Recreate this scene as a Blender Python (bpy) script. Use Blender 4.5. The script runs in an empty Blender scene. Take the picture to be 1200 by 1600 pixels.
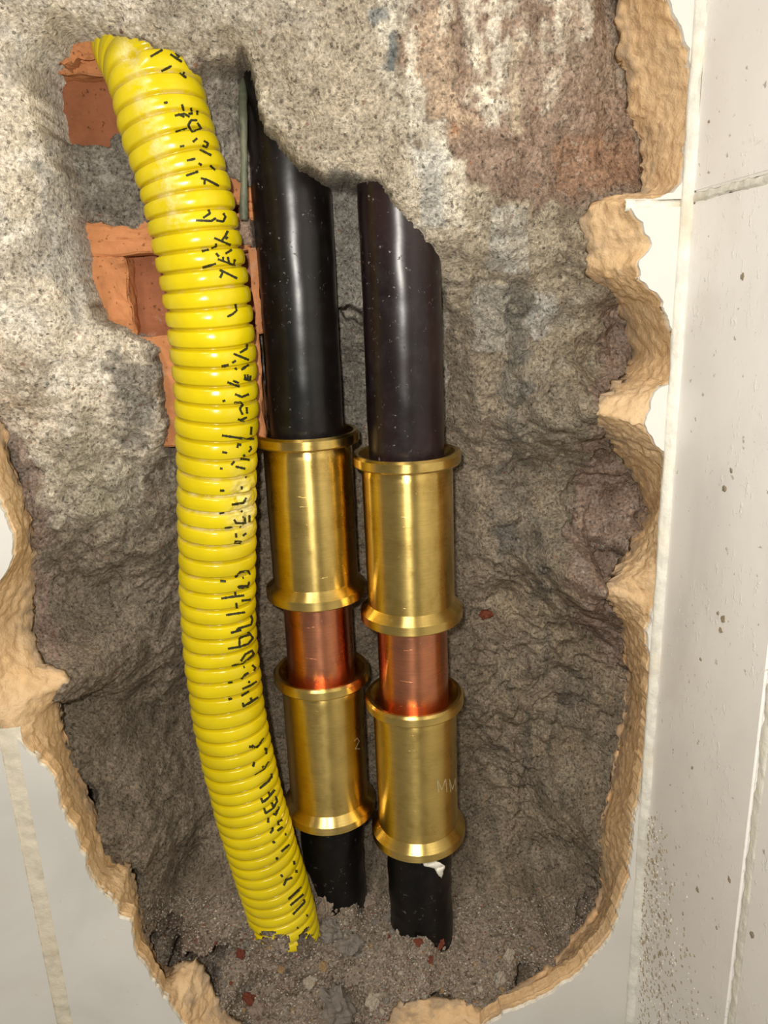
import bpy, bmesh, math, random
import numpy as np
from mathutils import Vector, Matrix
from mathutils.bvhtree import BVHTree

# ------------------------------------------------------------------ camera, world, lights, exposure
SC = bpy.context.scene
COL = SC.collection
F = 1164.0
PITCH, YAW, ROLL = math.radians(16.03), math.radians(5.0), math.radians(-2.19)
RC = Matrix.Rotation(-YAW, 3, 'Z') @ Matrix.Rotation(math.pi / 2 - PITCH, 3, 'X') @ Matrix.Rotation(ROLL, 3, 'Z')
CAMP = Vector((0.0, -0.234, 0.0))
cd = bpy.data.cameras.new('camera')
cd.sensor_fit = 'VERTICAL'; cd.sensor_height = 36.0; cd.lens = 36.0 * F / 1600.0
cd.clip_start = 0.005; cd.clip_end = 20
cam = bpy.data.objects.new('camera', cd); COL.objects.link(cam)
cam.matrix_world = Matrix.Translation(CAMP) @ RC.to_4x4()
SC.camera = cam

w = bpy.data.worlds.new('world'); SC.world = w; w.use_nodes = True
w.node_tree.nodes['Background'].inputs[0].default_value = (1.0, 0.92, 0.80, 1)
w.node_tree.nodes['Background'].inputs[1].default_value = 0.21

def area_lamp(name, loc, target, size, power, color):
    ld = bpy.data.lights.new(name, 'AREA'); ld.shape = 'DISK'; ld.size = size; ld.energy = power; ld.color = color
    o = bpy.data.objects.new(name, ld); COL.objects.link(o); o.location = loc
    o.rotation_euler = (Vector(target) - Vector(loc)).to_track_quat('-Z', 'Y').to_euler()
    return o
# phone flash just above the lens, and an added fill lamp, unseen, high up behind the camera
area_lamp('phone_flash', (-0.012, -0.250, 0.022), (0.02, 0.0, 0.0), 0.009, 0.72, (1.0, 0.955, 0.87))
area_lamp('room_fill', (-0.5, -1.3, 1.3), (0, 0, -0.1), 0.35, 14.0, (1.0, 0.92, 0.80))

SC.view_settings.view_transform = 'Standard'; SC.view_settings.look = 'None'
SC.view_settings.gamma = 1; SC.view_settings.use_curve_mapping = False
SC.view_settings.exposure = 0.0
SC.cycles.max_bounces = 6; SC.cycles.use_denoising = True

# ------------------------------------------------------------------ projection helpers
RCn = np.array(RC); CAMn = np.array(CAMP)
def ray(px, py):
    return (RC @ Vector(((px - 600) / F, (800 - py) / F, -1.0))).normalized()
def at(px, py, Y):
    d = ray(px, py)
    return CAMP + d * ((Y - CAMP.y) / d.y)
def project(P):
    q = (np.asarray(P, dtype=float) - CAMn) @ RCn
    return 600 + F * q[..., 0] / -q[..., 2], 800 - F * q[..., 1] / -q[..., 2]

# ------------------------------------------------------------------ noise
def _hash(ix, iy, iz, seed):
    h = (ix * 374761393 + iy * 668265263 + iz * 1274126177 + seed * 974634777) & 0xffffffff
    h = ((h ^ (h >> 13)) * 1103515245 + 12345) & 0xffffffff
    return h ^ (h >> 16)
_G = np.array([[1,1,0],[-1,1,0],[1,-1,0],[-1,-1,0],[1,0,1],[-1,0,1],[1,0,-1],[-1,0,-1],[0,1,1],[0,-1,1],[0,1,-1],[0,-1,-1],[1,1,0],[-1,1,0],[0,-1,1],[0,-1,-1]], dtype=np.float32)
def perlin(p, seed=0):
    p = np.asarray(p, dtype=np.float32)
    i = np.floor(p).astype(np.int64); f = (p - i).astype(np.float32)
    u = f * f * f * (f * (f * 6 - 15) + 10)
    out = np.zeros(len(p), dtype=np.float32)
    for dx in (0, 1):
        wx = u[:, 0] if dx else 1 - u[:, 0]
        for dy in (0, 1):
            wy = u[:, 1] if dy else 1 - u[:, 1]
            for dz in (0, 1):
                wz = u[:, 2] if dz else 1 - u[:, 2]
                g = _G[_hash(i[:, 0] + dx, i[:, 1] + dy, i[:, 2] + dz, seed) & 15]
                out += wx * wy * wz * (g[:, 0] * (f[:, 0] - dx) + g[:, 1] * (f[:, 1] - dy) + g[:, 2] * (f[:, 2] - dz))
    return out
def fbm(p, freq, octaves, seed=0, gain=0.5):
    o = np.zeros(len(p), dtype=np.float32); a = 1.0
    for k in range(octaves):
        o += a * perlin(np.asarray(p) * freq, seed + k * 7); a *= gain; freq *= 2.03
    return o
def sstep(a, b, x):
    t = np.clip((x - a) / (b - a), 0, 1); return t * t * (3 - 2 * t)

# ------------------------------------------------------------------ object helpers
def new_mesh(name, verts, faces, mat, parent=None, smooth=True, edges=()):
    me = bpy.data.meshes.new(name)
    me.from_pydata([tuple(v) for v in verts], list(edges), [tuple(f) for f in faces])
    me.update()
    if smooth: me.polygons.foreach_set('use_smooth', [True] * len(me.polygons))
    if mat: me.materials.append(mat)
    o = bpy.data.objects.new(name, me); COL.objects.link(o)
    if parent: o.parent = parent
    return o
def grid_mesh(name, P, mat, parent=None, keep=None, smooth=True, closed_u=False):
    """P (nu,nv,3) array to a quad mesh, quick"""
    nu, nv = P.shape[:2]
    idx = np.arange(nu * nv).reshape(nu, nv)
    a = idx if closed_u else idx[:-1]
    b = np.roll(idx, -1, 0) if closed_u else idx[1:]
    q = np.stack([a[:, :-1], b[:, :-1], b[:, 1:], a[:, 1:]], -1).reshape(-1, 4)
    if keep is not None: q = q[keep.reshape(-1)[q].all(1)]
    me = bpy.data.meshes.new(name)
    me.vertices.add(nu * nv); me.vertices.foreach_set('co', P.reshape(-1).astype(np.float32))
    me.loops.add(q.size); me.loops.foreach_set('vertex_index', q.reshape(-1).astype(np.int32))
    me.polygons.add(len(q)); me.polygons.foreach_set('loop_start', np.arange(0, q.size, 4, dtype=np.int32))
    me.polygons.foreach_set('loop_total', np.full(len(q), 4, dtype=np.int32))
    me.update(calc_edges=True); me.validate()
    if smooth: me.polygons.foreach_set('use_smooth', np.ones(len(me.polygons), dtype=bool))
    if mat: me.materials.append(mat)
    o = bpy.data.objects.new(name, me); COL.objects.link(o)
    if parent: o.parent = parent
    return o
def set_attr(o, name, arr):
    arr = np.asarray(arr, dtype=np.float32)
    if arr.ndim == 2:
        a = o.data.attributes.new(name, 'FLOAT_COLOR', 'POINT')
        c = np.ones((len(arr), 4), dtype=np.float32); c[:, :3] = arr
        a.data.foreach_set('color', c.reshape(-1))
    else:
        a = o.data.attributes.new(name, 'FLOAT', 'POINT'); a.data.foreach_set('value', arr)
def tag(o, label=None, cat=None, group=None, kind=None):
    if label: o['label'] = label
    if cat: o['category'] = cat
    if group: o['group'] = group
    if kind: o['kind'] = kind
    return o
def empty(name, loc, label, cat, group=None):
    o = bpy.data.objects.new(name, None); COL.objects.link(o); o.location = loc
    o.empty_display_size = 0.01
    return tag(o, label, cat, group)
def bvh_of(objs):
    vs, fs, n = [], [], 0
    for o in objs:
        M = o.matrix_world if not o.parent else o.parent.matrix_world @ o.matrix_world
        me = o.data; a = np.empty(len(me.vertices) * 3, dtype=np.float32); me.vertices.foreach_get('co', a)
        a = a.reshape(-1, 3) @ np.array(M.to_3x3()).T + np.array(M.translation)
        vs += a.tolist()
        fs += [[i + n for i in p.vertices] for p in me.polygons]; n = len(vs)
    return BVHTree.FromPolygons(vs, fs)

# ------------------------------------------------------------------ materials
class NT:
    def __init__(s, name):
        s.m = bpy.data.materials.new(name); s.m.use_nodes = True
        s.t = s.m.node_tree; s.n = s.t.nodes; s.b = s.n['Principled BSDF']
        s.tc = s.n.new('ShaderNodeTexCoord').outputs['Object']
    def link(s, a, b): s.t.links.new(a, b)
    def sock(s, v, inp):
        if hasattr(v, 'node'): s.link(v, inp)
        else: inp.default_value = v
    def mapped(s, scale, rot=(0, 0, 0)):
        m = s.n.new('ShaderNodeMapping'); m.inputs['Scale'].default_value = scale; m.inputs['Rotation'].default_value = rot
        s.link(s.tc, m.inputs[0]); return m.outputs[0]
    def noise(s, scale, detail=4, rough=0.6, vec=None, dist=0.0):
        n = s.n.new('ShaderNodeTexNoise'); n.inputs['Scale'].default_value = scale
        n.inputs['Detail'].default_value = detail; n.inputs['Roughness'].default_value = rough; n.inputs['Distortion'].default_value = dist
        s.link(vec or s.tc, n.inputs['Vector']); return n.outputs['Fac']
    def voronoi(s, scale, vec=None, feature='F1', out='Distance'):
        n = s.n.new('ShaderNodeTexVoronoi'); n.feature = feature; n.inputs['Scale'].default_value = scale
        s.link(vec or s.tc, n.inputs['Vector']); return n.outputs[out]
    def ramp(s, v, pts):
        r = s.n.new('ShaderNodeValToRGB'); e = r.color_ramp.elements
        while len(e) < len(pts): e.new(0.5)
        for i, (p, c) in enumerate(pts):
            e[i].position = p; e[i].color = (*c, 1) if isinstance(c, tuple) else (c, c, c, 1)
        s.link(v, r.inputs[0]); return r.outputs[0]
    def attr(s, name, out='Color'):
        a = s.n.new('ShaderNodeAttribute'); a.attribute_name = name; return a.outputs[out]
    def mix(s, fac, a, b, mode='MIX'):
        m = s.n.new('ShaderNodeMix'); m.data_type = 'RGBA'; m.blend_type = mode
        s.sock(fac, m.inputs[0])
        for v, i in ((a, 6), (b, 7)):
            if isinstance(v, tuple) and len(v) == 3: v = (*v, 1)
            s.sock(v, m.inputs[i])
        return m.outputs[2]
    def math(s, op, a, b=0.0, c=None):
        m = s.n.new('ShaderNodeMath'); m.operation = op; s.sock(a, m.inputs[0]); s.sock(b, m.inputs[1])
        if c is not None: s.sock(c, m.inputs[2])
        return m.outputs[0]
    def bump(s, h, dist, strength=1.0, normal=None):
        b = s.n.new('ShaderNodeBump'); b.inputs['Distance'].default_value = dist; b.inputs['Strength'].default_value = strength
        s.link(h, b.inputs['Height'])
        if normal: s.link(normal, b.inputs['Normal'])
        return b.outputs[0]
    def set(s, **k):
        names = dict(color='Base Color', rough='Roughness', metal='Metallic', normal='Normal', spec='Specular IOR Level', coat='Coat Weight', coat_rough='Coat Roughness', aniso='Anisotropic', aniso_rot='Anisotropic Rotation', tangent='Tangent', sss='Subsurface Weight')
        for a, v in k.items():
            if isinstance(v, tuple) and len(v) == 3: v = (*v, 1)
            s.sock(v, s.b.inputs[names[a]])
        return s.m

def mortar_material():
    t = NT('old_mortar')
    base = t.attr('tint')
    g = t.noise(900, 5, 0.72)
    c = t.mix(1.0, base, t.ramp(g, [(0.30, 0.40), (0.5, 1.0), (0.72, 1.7)]), 'MULTIPLY')
    g2 = t.noise(110, 6, 0.7, dist=0.6)
    c = t.mix(1.0, c, t.ramp(g2, [(0.3, 0.70), (0.5, 1.0), (0.7, 1.28)]), 'MULTIPLY')
    # sand grains: some dark, some pale, some reddish
    wv = t.n.new('ShaderNodeVectorMath'); wv.operation = 'MULTIPLY_ADD'
    wn = t.n.new('ShaderNodeTexNoise'); wn.inputs['Scale'].default_value = 500; t.link(t.tc, wn.inputs['Vector'])
    t.link(wn.outputs['Color'], wv.inputs[0]); wv.inputs[1].default_value = (0.0016,) * 3; t.link(t.tc, wv.inputs[2])
    v = t.voronoi(640, vec=wv.outputs[0], out='Color')
    sep = t.n.new('ShaderNodeSeparateColor'); t.link(v, sep.inputs[0])
    near = t.math('LESS_THAN', t.voronoi(640, vec=wv.outputs[0]), 0.40)
    dark = t.math('MULTIPLY', near, t.math('GREATER_THAN', sep.outputs[0], 0.88))
    c = t.mix(t.math('MULTIPLY', dark, 0.55), c, (0.07, 0.06, 0.05))
    lite = t.math('MULTIPLY', near, t.math('GREATER_THAN', sep.outputs[1], 0.88))
    c = t.mix(t.math('MULTIPLY', lite, 0.28), c, (0.66, 0.60, 0.50))
    red = t.math('MULTIPLY', near, t.math('GREATER_THAN', sep.outputs[2], 0.985))
    c = t.mix(t.math('MULTIPLY', red, 0.5), c, (0.30, 0.10, 0.05))
    pit = t.noise(620, 4, 0.7)
    pitm = t.ramp(pit, [(0.33, 0.30), (0.42, 1.0)])
    c = t.mix(0.8, c, pitm, 'MULTIPLY')
    hsum = t.math('ADD', g, t.math('MULTIPLY', t.noise(330, 5, 0.75), 1.3))
    hsum = t.math('ADD', hsum, t.math('MULTIPLY', pitm, 0.35))
    st = t.attr('rough', 'Fac')
    hs = t.math('MULTIPLY', hsum, st)
    return t.set(color=c, rough=0.93, spec=0.10, normal=t.bump(hs, 0.0014, 1.0))
def cream_material():
    t = NT('cream_adhesive')
    n = t.noise(160, 6, 0.65); c = t.ramp(n, [(0.3, (0.66, 0.43, 0.22)), (0.52, (0.78, 0.53, 0.29)), (0.75, (0.84, 0.61, 0.37))])
    n2 = t.noise(30, 3, 0.5)
    c = t.mix(t.ramp(n2, [(0.45, 0.0), (0.75, 0.45)]), c, (0.66, 0.52, 0.35))
    d = t.ramp(t.noise(55, 5, 0.7), [(0.66, 0.0), (0.78, 0.4)])
    c = t.mix(d, c, (0.46, 0.34, 0.21))
    g = t.attr('grime', 'Fac'); c = t.mix(g, c, (0.27, 0.22, 0.18))
    h = t.math('ADD', t.noise(380, 6, 0.7), t.math('MULTIPLY', t.noise(90, 4, 0.6), 1.5))
    return t.set(color=c, rough=0.9, spec=0.15, normal=t.bump(h, 0.0012, 0.8))
def brick_material(name, col):
    t = NT(name)
    n = t.noise(70, 6, 0.65)
    a = tuple(x * 0.72 for x in col); b = tuple(min(1, x * 1.25) for x in col)
    c = t.ramp(n, [(0.3, a), (0.55, col), (0.75, b)])
    dust = t.ramp(t.noise(45, 7, 0.75), [(0.56, 0.0), (0.70, 0.55)])
    c = t.mix(dust, c, (0.55, 0.42, 0.34))
    sp = t.ramp(t.noise(600, 2, 0.5), [(0.28, 0.45), (0.36, 1.0)])
    c = t.mix(1.0, c, sp, 'MULTIPLY')
    h = t.math('ADD', t.noise(300, 5, 0.7), t.noise(60, 3, 0.6))
    return t.set(color=c, rough=0.85, spec=0.2, normal=t.bump(h, 0.0006, 0.8))
def tile_material(name, dirt=0.3, tone=(0.80, 0.78, 0.73)):
    t = NT(name)
    n = t.noise(11, 4, 0.55, dist=0.8)
    c = t.ramp(n, [(0.32, tuple(x * 0.86 for x in tone)), (0.5, tone), (0.72, tuple(min(1, x * 1.07) for x in tone))])
    c = t.mix(t.ramp(t.noise(26, 5, 0.6), [(0.55, 0.0), (0.8, 0.30)]), c, (0.62, 0.53, 0.46))
    sm = t.ramp(t.noise(140, 6, 0.8), [(0.60, 0.0), (0.68, 1.0)])
    zone = t.ramp(t.noise(16, 3, 0.6), [(0.42, 0.0), (0.62, 1.0)])
    f = t.math('MULTIPLY', t.math('MULTIPLY', sm, zone), dirt)
    c = t.mix(f, c, (0.93, 0.91, 0.86))
    ds = t.ramp(t.noise(330, 3, 0.6), [(0.68, 0.0), (0.73, 0.7)])
    c = t.mix(t.math('MULTIPLY', ds, dirt), c, (0.30, 0.25, 0.20))
    if dirt > 0.5:
        st = t.ramp(t.noise(420, 4, 0.75, vec=t.mapped((1, 1, 0.45))), [(0.60, 0.0), (0.66, 1.0)])
        zz = t.ramp(t.noise(24, 4, 0.65), [(0.46, 0.0), (0.60, 1.0)])
        f = t.math('MAXIMUM', f, t.math('MULTIPLY', st, zz)); c = t.mix(t.math('MULTIPLY', f, 0.8), c, (0.95, 0.93, 0.88))
        ye = t.ramp(t.noise(70, 5, 0.7), [(0.70, 0.0), (0.76, 0.6)]); c = t.mix(ye, c, (0.58, 0.47, 0.30))
    r = t.ramp(t.noise(60, 5, 0.7), [(0.4, 0.30), (0.7, 0.55)])
    h = t.math('ADD', f, t.math('MULTIPLY', t.noise(24, 3, 0.6), 0.5))
    return t.set(color=c, rough=r, spec=0.45, normal=t.bump(h, 0.0004, 0.5))
def grout_material(name, col):
    t = NT(name)
    c = t.ramp(t.noise(90, 6, 0.7), [(0.3, tuple(x * 0.78 for x in col)), (0.5, col), (0.75, tuple(min(1, x * 1.12) for x in col))])
    st = t.ramp(t.noise(28, 4, 0.6), [(0.58, 0.0), (0.72, 0.6)])
    c = t.mix(st, c, (0.62, 0.50, 0.33))
    return t.set(color=c, rough=0.85, spec=0.2, normal=t.bump(t.noise(260, 5, 0.7), 0.0006, 0.8))
def metal_material(name, col, rough, dark, aniso=0.9):
    t = NT(name)
    tg = t.n.new('ShaderNodeTangent'); tg.direction_type = 'RADIAL'; tg.axis = 'Z'
    brush = t.noise(40, 4, 0.7, vec=t.mapped((3, 3, 120)))
    blot = t.noise(60, 5, 0.65)
    c = t.ramp(blot, [(0.3, dark), (0.5, col), (0.75, tuple(min(1, x * 1.15) for x in col))])
    c = t.mix(1.0, c, t.ramp(brush, [(0.3, 0.85), (0.7, 1.12)]), 'MULTIPLY')
    dust = t.ramp(t.noise(900, 3, 0.6), [(0.70, 0.0), (0.76, 1.0)])
    dz = t.ramp(t.noise(40, 3, 0.6), [(0.45, 0.0), (0.7, 1.0)])
    df = t.math('MULTIPLY', dust, t.math('MULTIPLY', dz, 0.7))
    c = t.mix(df, c, (0.75, 0.62, 0.40))
    scr = t.ramp(t.noise(140, 2, 0.5, vec=t.mapped((1, 1, 9), (0.5, 0.7, 0.3))), [(0.72, 0.0), (0.75, 1.0)])
    r = t.math('ADD', t.math('MULTIPLY', blot, 0.16), rough)
    h = t.math('ADD', t.math('MULTIPLY', brush, 0.25), t.math('MULTIPLY', scr, 0.5))
    h = t.math('ADD', h, t.math('MULTIPLY', df, 0.8))
    return t.set(color=c, metal=t.math('SUBTRACT', 1.0, df), rough=t.math('ADD', r, 0.07), aniso=aniso, aniso_rot=0.25, tangent=tg.outputs[0],
                 normal=t.bump(h, 0.00010, 0.7))
def black_material(name, base, warm, dustiness, rough0=0.30, spec0=0.38):
    t = NT(name)
    c = t.ramp(t.noise(35, 4, 0.6, vec=t.mapped((1, 1, 0.35))), [(0.4, base), (0.7, warm)])
    sp = t.ramp(t.noise(420, 5, 0.7), [(0.63, 0.0), (0.70, 1.0)])
    z = t.ramp(t.noise(38, 4, 0.6, vec=t.mapped((1, 1, 0.5))), [(0.45, 0.0), (0.66, 1.0)])
    f = t.math('MULTIPLY', t.math('MULTIPLY', sp, z), dustiness)
    c = t.mix(f, c, (0.42, 0.41, 0.38))
    haze = t.math('MULTIPLY', t.ramp(t.noise(110, 6, 0.7), [(0.5, 0.0), (0.85, 0.4)]), dustiness)
    c = t.mix(t.math('MULTIPLY', haze, 0.3), c, (0.12, 0.12, 0.13))
    r = t.math('ADD', rough0, t.math('MULTIPLY', f, 0.4))
    h = t.math('ADD', f, t.math('MULTIPLY', t.noise(120, 3, 0.6), 0.35))
    return t.set(color=c, rough=r, spec=spec0, normal=t.bump(h, 0.00022, 0.7))
def yellow_material():
    t = NT('yellow_plastic')
    g = t.attr('groove', 'Fac'); sc = t.attr('scuff_highlight', 'Fac')
    c = t.ramp(t.noise(50, 3, 0.5), [(0.35, (0.62, 0.49, 0.003)), (0.65, (0.74, 0.59, 0.004))])
    nd = t.noise(210, 6, 0.7)
    gd = t.math('MULTIPLY', g, t.ramp(t.math('ADD', nd, t.math('MULTIPLY', t.noise(24, 2, 0.5), 0.5)), [(0.78, 0.0), (0.92, 0.6)]))
    c = t.mix(t.math('MULTIPLY', g, 0.35), c, (0.42, 0.27, 0.01))
    c = t.mix(gd, c, (0.60, 0.46, 0.26))
    sd = t.math('MULTIPLY', sc, t.ramp(nd, [(0.40, 0.0), (0.60, 0.85)]))
    c = t.mix(sd, c, (0.86, 0.78, 0.45))
    f = t.math('MAXIMUM', gd, sd)
    r = t.math('ADD', 0.22, t.math('MULTIPLY', f, 0.6))
    h = t.math('ADD', f, t.math('MULTIPLY', t.noise(90, 3, 0.6), 1.2))
    return t.set(color=c, rough=r, spec=0.5, sss=0.0, normal=t.bump(h, 0.0004, 0.6))
def plain(name, col, rough=0.7, nscale=300, bump=0.0004, metal=0.0, spec=0.3, vary=0.25):
    t = NT(name)
    n = t.noise(nscale, 5, 0.65)
    c = t.ramp(n, [(0.3, tuple(x * (1 - vary) for x in col)), (0.5, col), (0.75, tuple(min(1, x * (1 + vary)) for x in col))])
    return t.set(color=c, rough=rough, metal=metal, spec=spec, normal=t.bump(n, bump, 0.7))

M_mortar = mortar_material(); M_cream = cream_material()
M_brick_dark = brick_material('terracotta_dark', (0.33, 0.125, 0.060))  # darker terracotta, only on the faces set back in the bricks
M_brick = brick_material('terracotta', (0.55, 0.235, 0.10))
M_tile = tile_material('white_tile', 0.35, (0.71, 0.69, 0.65)); M_tile_side = tile_material('grey_white_tile', 1.0, (0.88, 0.865, 0.84))
M_chip = plain('tile_body', (0.82, 0.79, 0.72), 0.8)
M_grout = grout_material('beige_grout', (0.70, 0.64, 0.52)); M_grout_white = grout_material('pale_grout', (0.78, 0.76, 0.68))
M_brass = metal_material('brass', (0.75, 0.55, 0.18), 0.14, (0.58, 0.39, 0.11))
M_copper = metal_material('copper', (0.72, 0.29, 0.155), 0.13, (0.55, 0.24, 0.15), 0.85)
M_black = black_material('black_coating', (0.003, 0.003, 0.003), (0.010, 0.006, 0.005), 0.7)
M_black_brown = black_material('brown_black_coating', (0.007, 0.004, 0.005), (0.024, 0.011, 0.011), 1.2)
M_black_low = black_material('tar_black_coating', (0.002, 0.002, 0.002), (0.004, 0.003, 0.003), 0.6, 0.42, 0.28)
M_yellow = yellow_material(); M_ink = plain('black_ink', (0.03, 0.028, 0.01), 0.5, vary=0.4)
M_tape = plain('white_tape', (0.82, 0.78, 0.68), 0.8)
M_rod = plain('grey_green_sheath', (0.13, 0.14, 0.095), 0.45, 120, 0.0008, vary=0.5)
M_etch = plain('bright_brass_scratch', (0.72, 0.62, 0.36), 0.35, metal=0.7)

# ------------------------------------------------------------------ the broken-out hollow: depth map of the wall
MM = 0.001
INNER_OUTER = [  # outer edge (tile break) px,py | inner edge of the cream layer px,py, depth mm
 (1035,-20,960,-20,26),(1060,50,968,50,26),(1080,110,975,110,27),(1082,170,985,170,28),(1068,240,1000,215,28),
 (1060,290,1005,290,26),(1045,306,998,302,20),(974,318,925,312,18),(1000,355,905,350,20),(1014,385,915,395,22),
 (990,415,918,430,24),(1000,440,952,454,26),(1030,470,965,475,38),(1050,515,978,510,42),(1060,550,987,560,42),
 (1048,592,975,590,34),(1025,612,938,622,16),(1003,660,923,645,14),(1030,700,955,690,34),(1046,730,990,745,44),
 (1043,800,1015,800,46),(1037,855,985,858,34),(1028,900,948,912,16),(1020,950,943,926,16),(1012,990,972,975,32),
 (1016,1060,982,1060,44),(1015,1120,980,1100,46),(1012,1170,965,1180,42),(1000,1240,955,1240,38),(990,1285,935,1300,34),
 (984,1350,939,1340,36),(975,1395,943,1400,36),(955,1455,920,1450,30),(905,1520,880,1490,24),(850,1555,852,1522,18),
 (800,1572,800,1560,14),(765,1592,762,1578,12),(730,1640,712,1562,11),(650,1665,630,1566,11),(560,1685,590,1612,12),
 (450,1685,450,1650,14),(350,1650,368,1600,14),(300,1615,338,1560,15),(285,1595,305,1500,15),(265,1565,284,1502,17),
 (240,1530,252,1528,22),(210,1475,226,1465,24),(207,1440,214,1410,26),(172,1404,206,1355,20),(140,1365,180,1345,26),
 (122,1310,150,1280,28),(95,1250,122,1215,30),(78,1200,100,1150,32),(40,1168,90,1090,26),(5,1115,112,1058,17),
 (-30,1060,62,1035,20),(-40,1000,50,960,32),(-20,930,52,900,34),(17,885,50,850,32),(20,830,42,800,30),
 (0,780,25,740,28),(-40,730,0,655,26),(-130,670,-60,600,22),(-210,580,-150,520,20),(-230,300,-170,300,18),
 (-200,0,-140,0,18),(-150,-250,-110,-200,18),(200,-330,200,-270,16),(700,-330,700,-270,16),(1000,-280,930,-220,18),
 (1035,-120,955,-110,22)]
A_PTS = [(-100,-120,12),(0,0,13),(80,40,15),(0,200,11),(60,150,19),(84,140,27),(70,300,23),(110,280,30),(126,400,33),(0,400,14),(100,450,26),(60,550,21),(-60,300,12),
 (0,610,20),(150,560,30),(200,560,33),(225,600,36),(210,650,38),(245,690,42),(100,700,32),(60,760,33),(180,760,46),(250,720,54),
 (100,870,44),(200,850,50),(250,800,58),(150,960,52),(230,1000,56),(120,1110,50),(200,1150,58),(150,1230,50),
 (280,1200,68),(200,1310,50),(300,1350,62),(240,1440,40),(340,1460,46),(300,1440,48),(270,1490,40),
 (470,800,80),(560,800,78),(560,1000,80),(420,1000,76),(420,1200,78),(580,1200,80),(505,1424,40),(560,1412,42),(620,1436,36),(660,1452,27),(710,1430,44),(445,1482,17),(398,1466,28),(490,1466,29),(600,1470,34),(560,1340,70),(580,1380,60),
 (720,520,50),(720,600,54),(760,700,58),(740,900,68),(790,500,42),(780,430,34),(850,400,28),(900,330,21),(800,330,20),(700,330,18),(660,280,15),
 (600,180,16),(500,200,18),(430,150,19),(350,60,18),(250,30,16),(150,30,15),(600,0,12),(450,0,12),(800,0,17),(900,100,20),(960,60,26),(950,250,27),(880,250,22),(750,150,16),
 (200,-250,12),(700,-250,13),(880,450,33),(940,510,40),(920,590,40),(850,700,50),(890,800,53),(960,760,50),(920,860,50),(810,900,64),(860,1000,62),(930,980,52),
 (950,1080,54),(850,1100,68),(750,1100,74),(930,1180,54),(850,1250,66),(900,1320,50),(800,1350,62),(720,1300,74),(900,1440,38),(860,1420,48),(800,1480,42),
 (650,1530,34),(550,1570,26),(450,1560,28),(380,1550,28),(700,1545,26),(500,1620,17),(780,1540,24)]
for e in INNER_OUTER: A_PTS.append((e[2], e[3], e[4] + 1.5))
B_PTS = [(60,60,46),(130,80,46),(200,100,50),(250,60,46),(320,110,42),(360,120,42),(340,200,44),(370,260,44),(330,280,45),(120,200,42),(200,250,42),(160,300,41),(230,300,43),
 (200,340,43),(100,340,42),(420,150,62),(470,230,64),(540,290,58),(540,400,60),(535,460,62),(600,300,64),(690,400,56),(705,450,50),(720,520,50),(720,600,54),
 (160,450,50),(200,600,52),(250,640,56),(300,500,62),(370,380,56),(385,560,64),(450,600,78),(555,600,74),(560,700,78),(400,700,74),(250,720,54),(270,760,60),(760,700,58),(560,800,78),(470,800,80)]
POCKET = [(62,80,25),(108,36,24),(150,50,22),(172,62,19),(205,72,16),(245,84,17),(290,100,18),(335,86,18),(368,76,18),(384,92,19),(392,120,20),(398,160,20),(412,195,20),(436,232,20),(470,256,20),(515,268,19),(560,270,18),(592,288,18),
 (617,320,19),(640,365,21),(655,392,22),(685,425,26),(697,455,34),(703,500,42),(705,580,52),(690,760,70),(400,780,72),(262,740,56),(264,668,43),(256,600,40),(244,545,38),(212,522,36),(168,500,34),(144,450,36),
 (130,390,34),(124,345,33),(108,300,31),(84,240,29),(68,190,28),(60,140,27)]

def tps(pts, q, lam=1e-7):
    """thin plate surface through scattered depths"""
    P = np.array([[p[0], p[1]] for p in pts]); v = np.array([p[2] for p in pts])
    s = 10.0
    def K(a, b):
        r2 = ((a[:, None] - b[None]) ** 2).sum(-1) * s * s
        return 0.5 * r2 * np.log(r2 + 1e-12)
    n = len(P); L = np.zeros((n + 3, n + 3)); L[:n, :n] = K(P, P) + np.eye(n) * 5e-4
    L[:n, n] = 1; L[:n, n + 1:] = P; L[n, :n] = 1; L[n + 1:, :n] = P.T
    c = np.linalg.solve(L, np.concatenate([v, [0, 0, 0]]))
    out = np.empty(len(q))
    for i in range(0, len(q), 20000):
        b = q[i:i + 20000]; out[i:i + 20000] = K(b, P) @ c[:n] + c[n] + b @ c[n + 1:]
    return out
def to_wall(pts): return [(lambda p, m: (p.x, p.z, m * MM))(at(a, b, m * MM), m) for a, b, m in pts]
def poly_sdf(poly, q):
    """signed distance in metres, negative inside"""
    P = np.array(poly); Q = np.roll(P, -1, 0)
    d2 = np.full(len(q), 1e9); inside = np.zeros(len(q), dtype=bool)
    for a, b in zip(P, Q):
        e = b - a; w_ = q - a
        t = np.clip((w_ @ e) / (e @ e + 1e-18), 0, 1)
        d2 = np.minimum(d2, ((w_ - t[:, None] * e) ** 2).sum(1))
        c = ((a[1] > q[:, 1]) != (b[1] > q[:, 1]))
        if abs(e[1]) > 1e-12: inside ^= c & (q[:, 0] < a[0] + e[0] * (q[:, 1] - a[1]) / e[1])
    d = np.sqrt(d2); return np.where(inside, -d, d)
def bilinear(coarse, x0, z0, h, X, Z):
    u = (X - x0) / h; v = (Z - z0) / h
    i = np.clip(np.floor(u).astype(int), 0, coarse.shape[0] - 2); j = np.clip(np.floor(v).astype(int), 0, coarse.shape[1] - 2)
    fu = np.clip(u - i, 0, 1); fv = np.clip(v - j, 0, 1)
    return (coarse[i, j] * (1 - fu) * (1 - fv) + coarse[i + 1, j] * fu * (1 - fv) + coarse[i, j + 1] * (1 - fu) * fv + coarse[i + 1, j + 1] * fu * fv)

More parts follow.
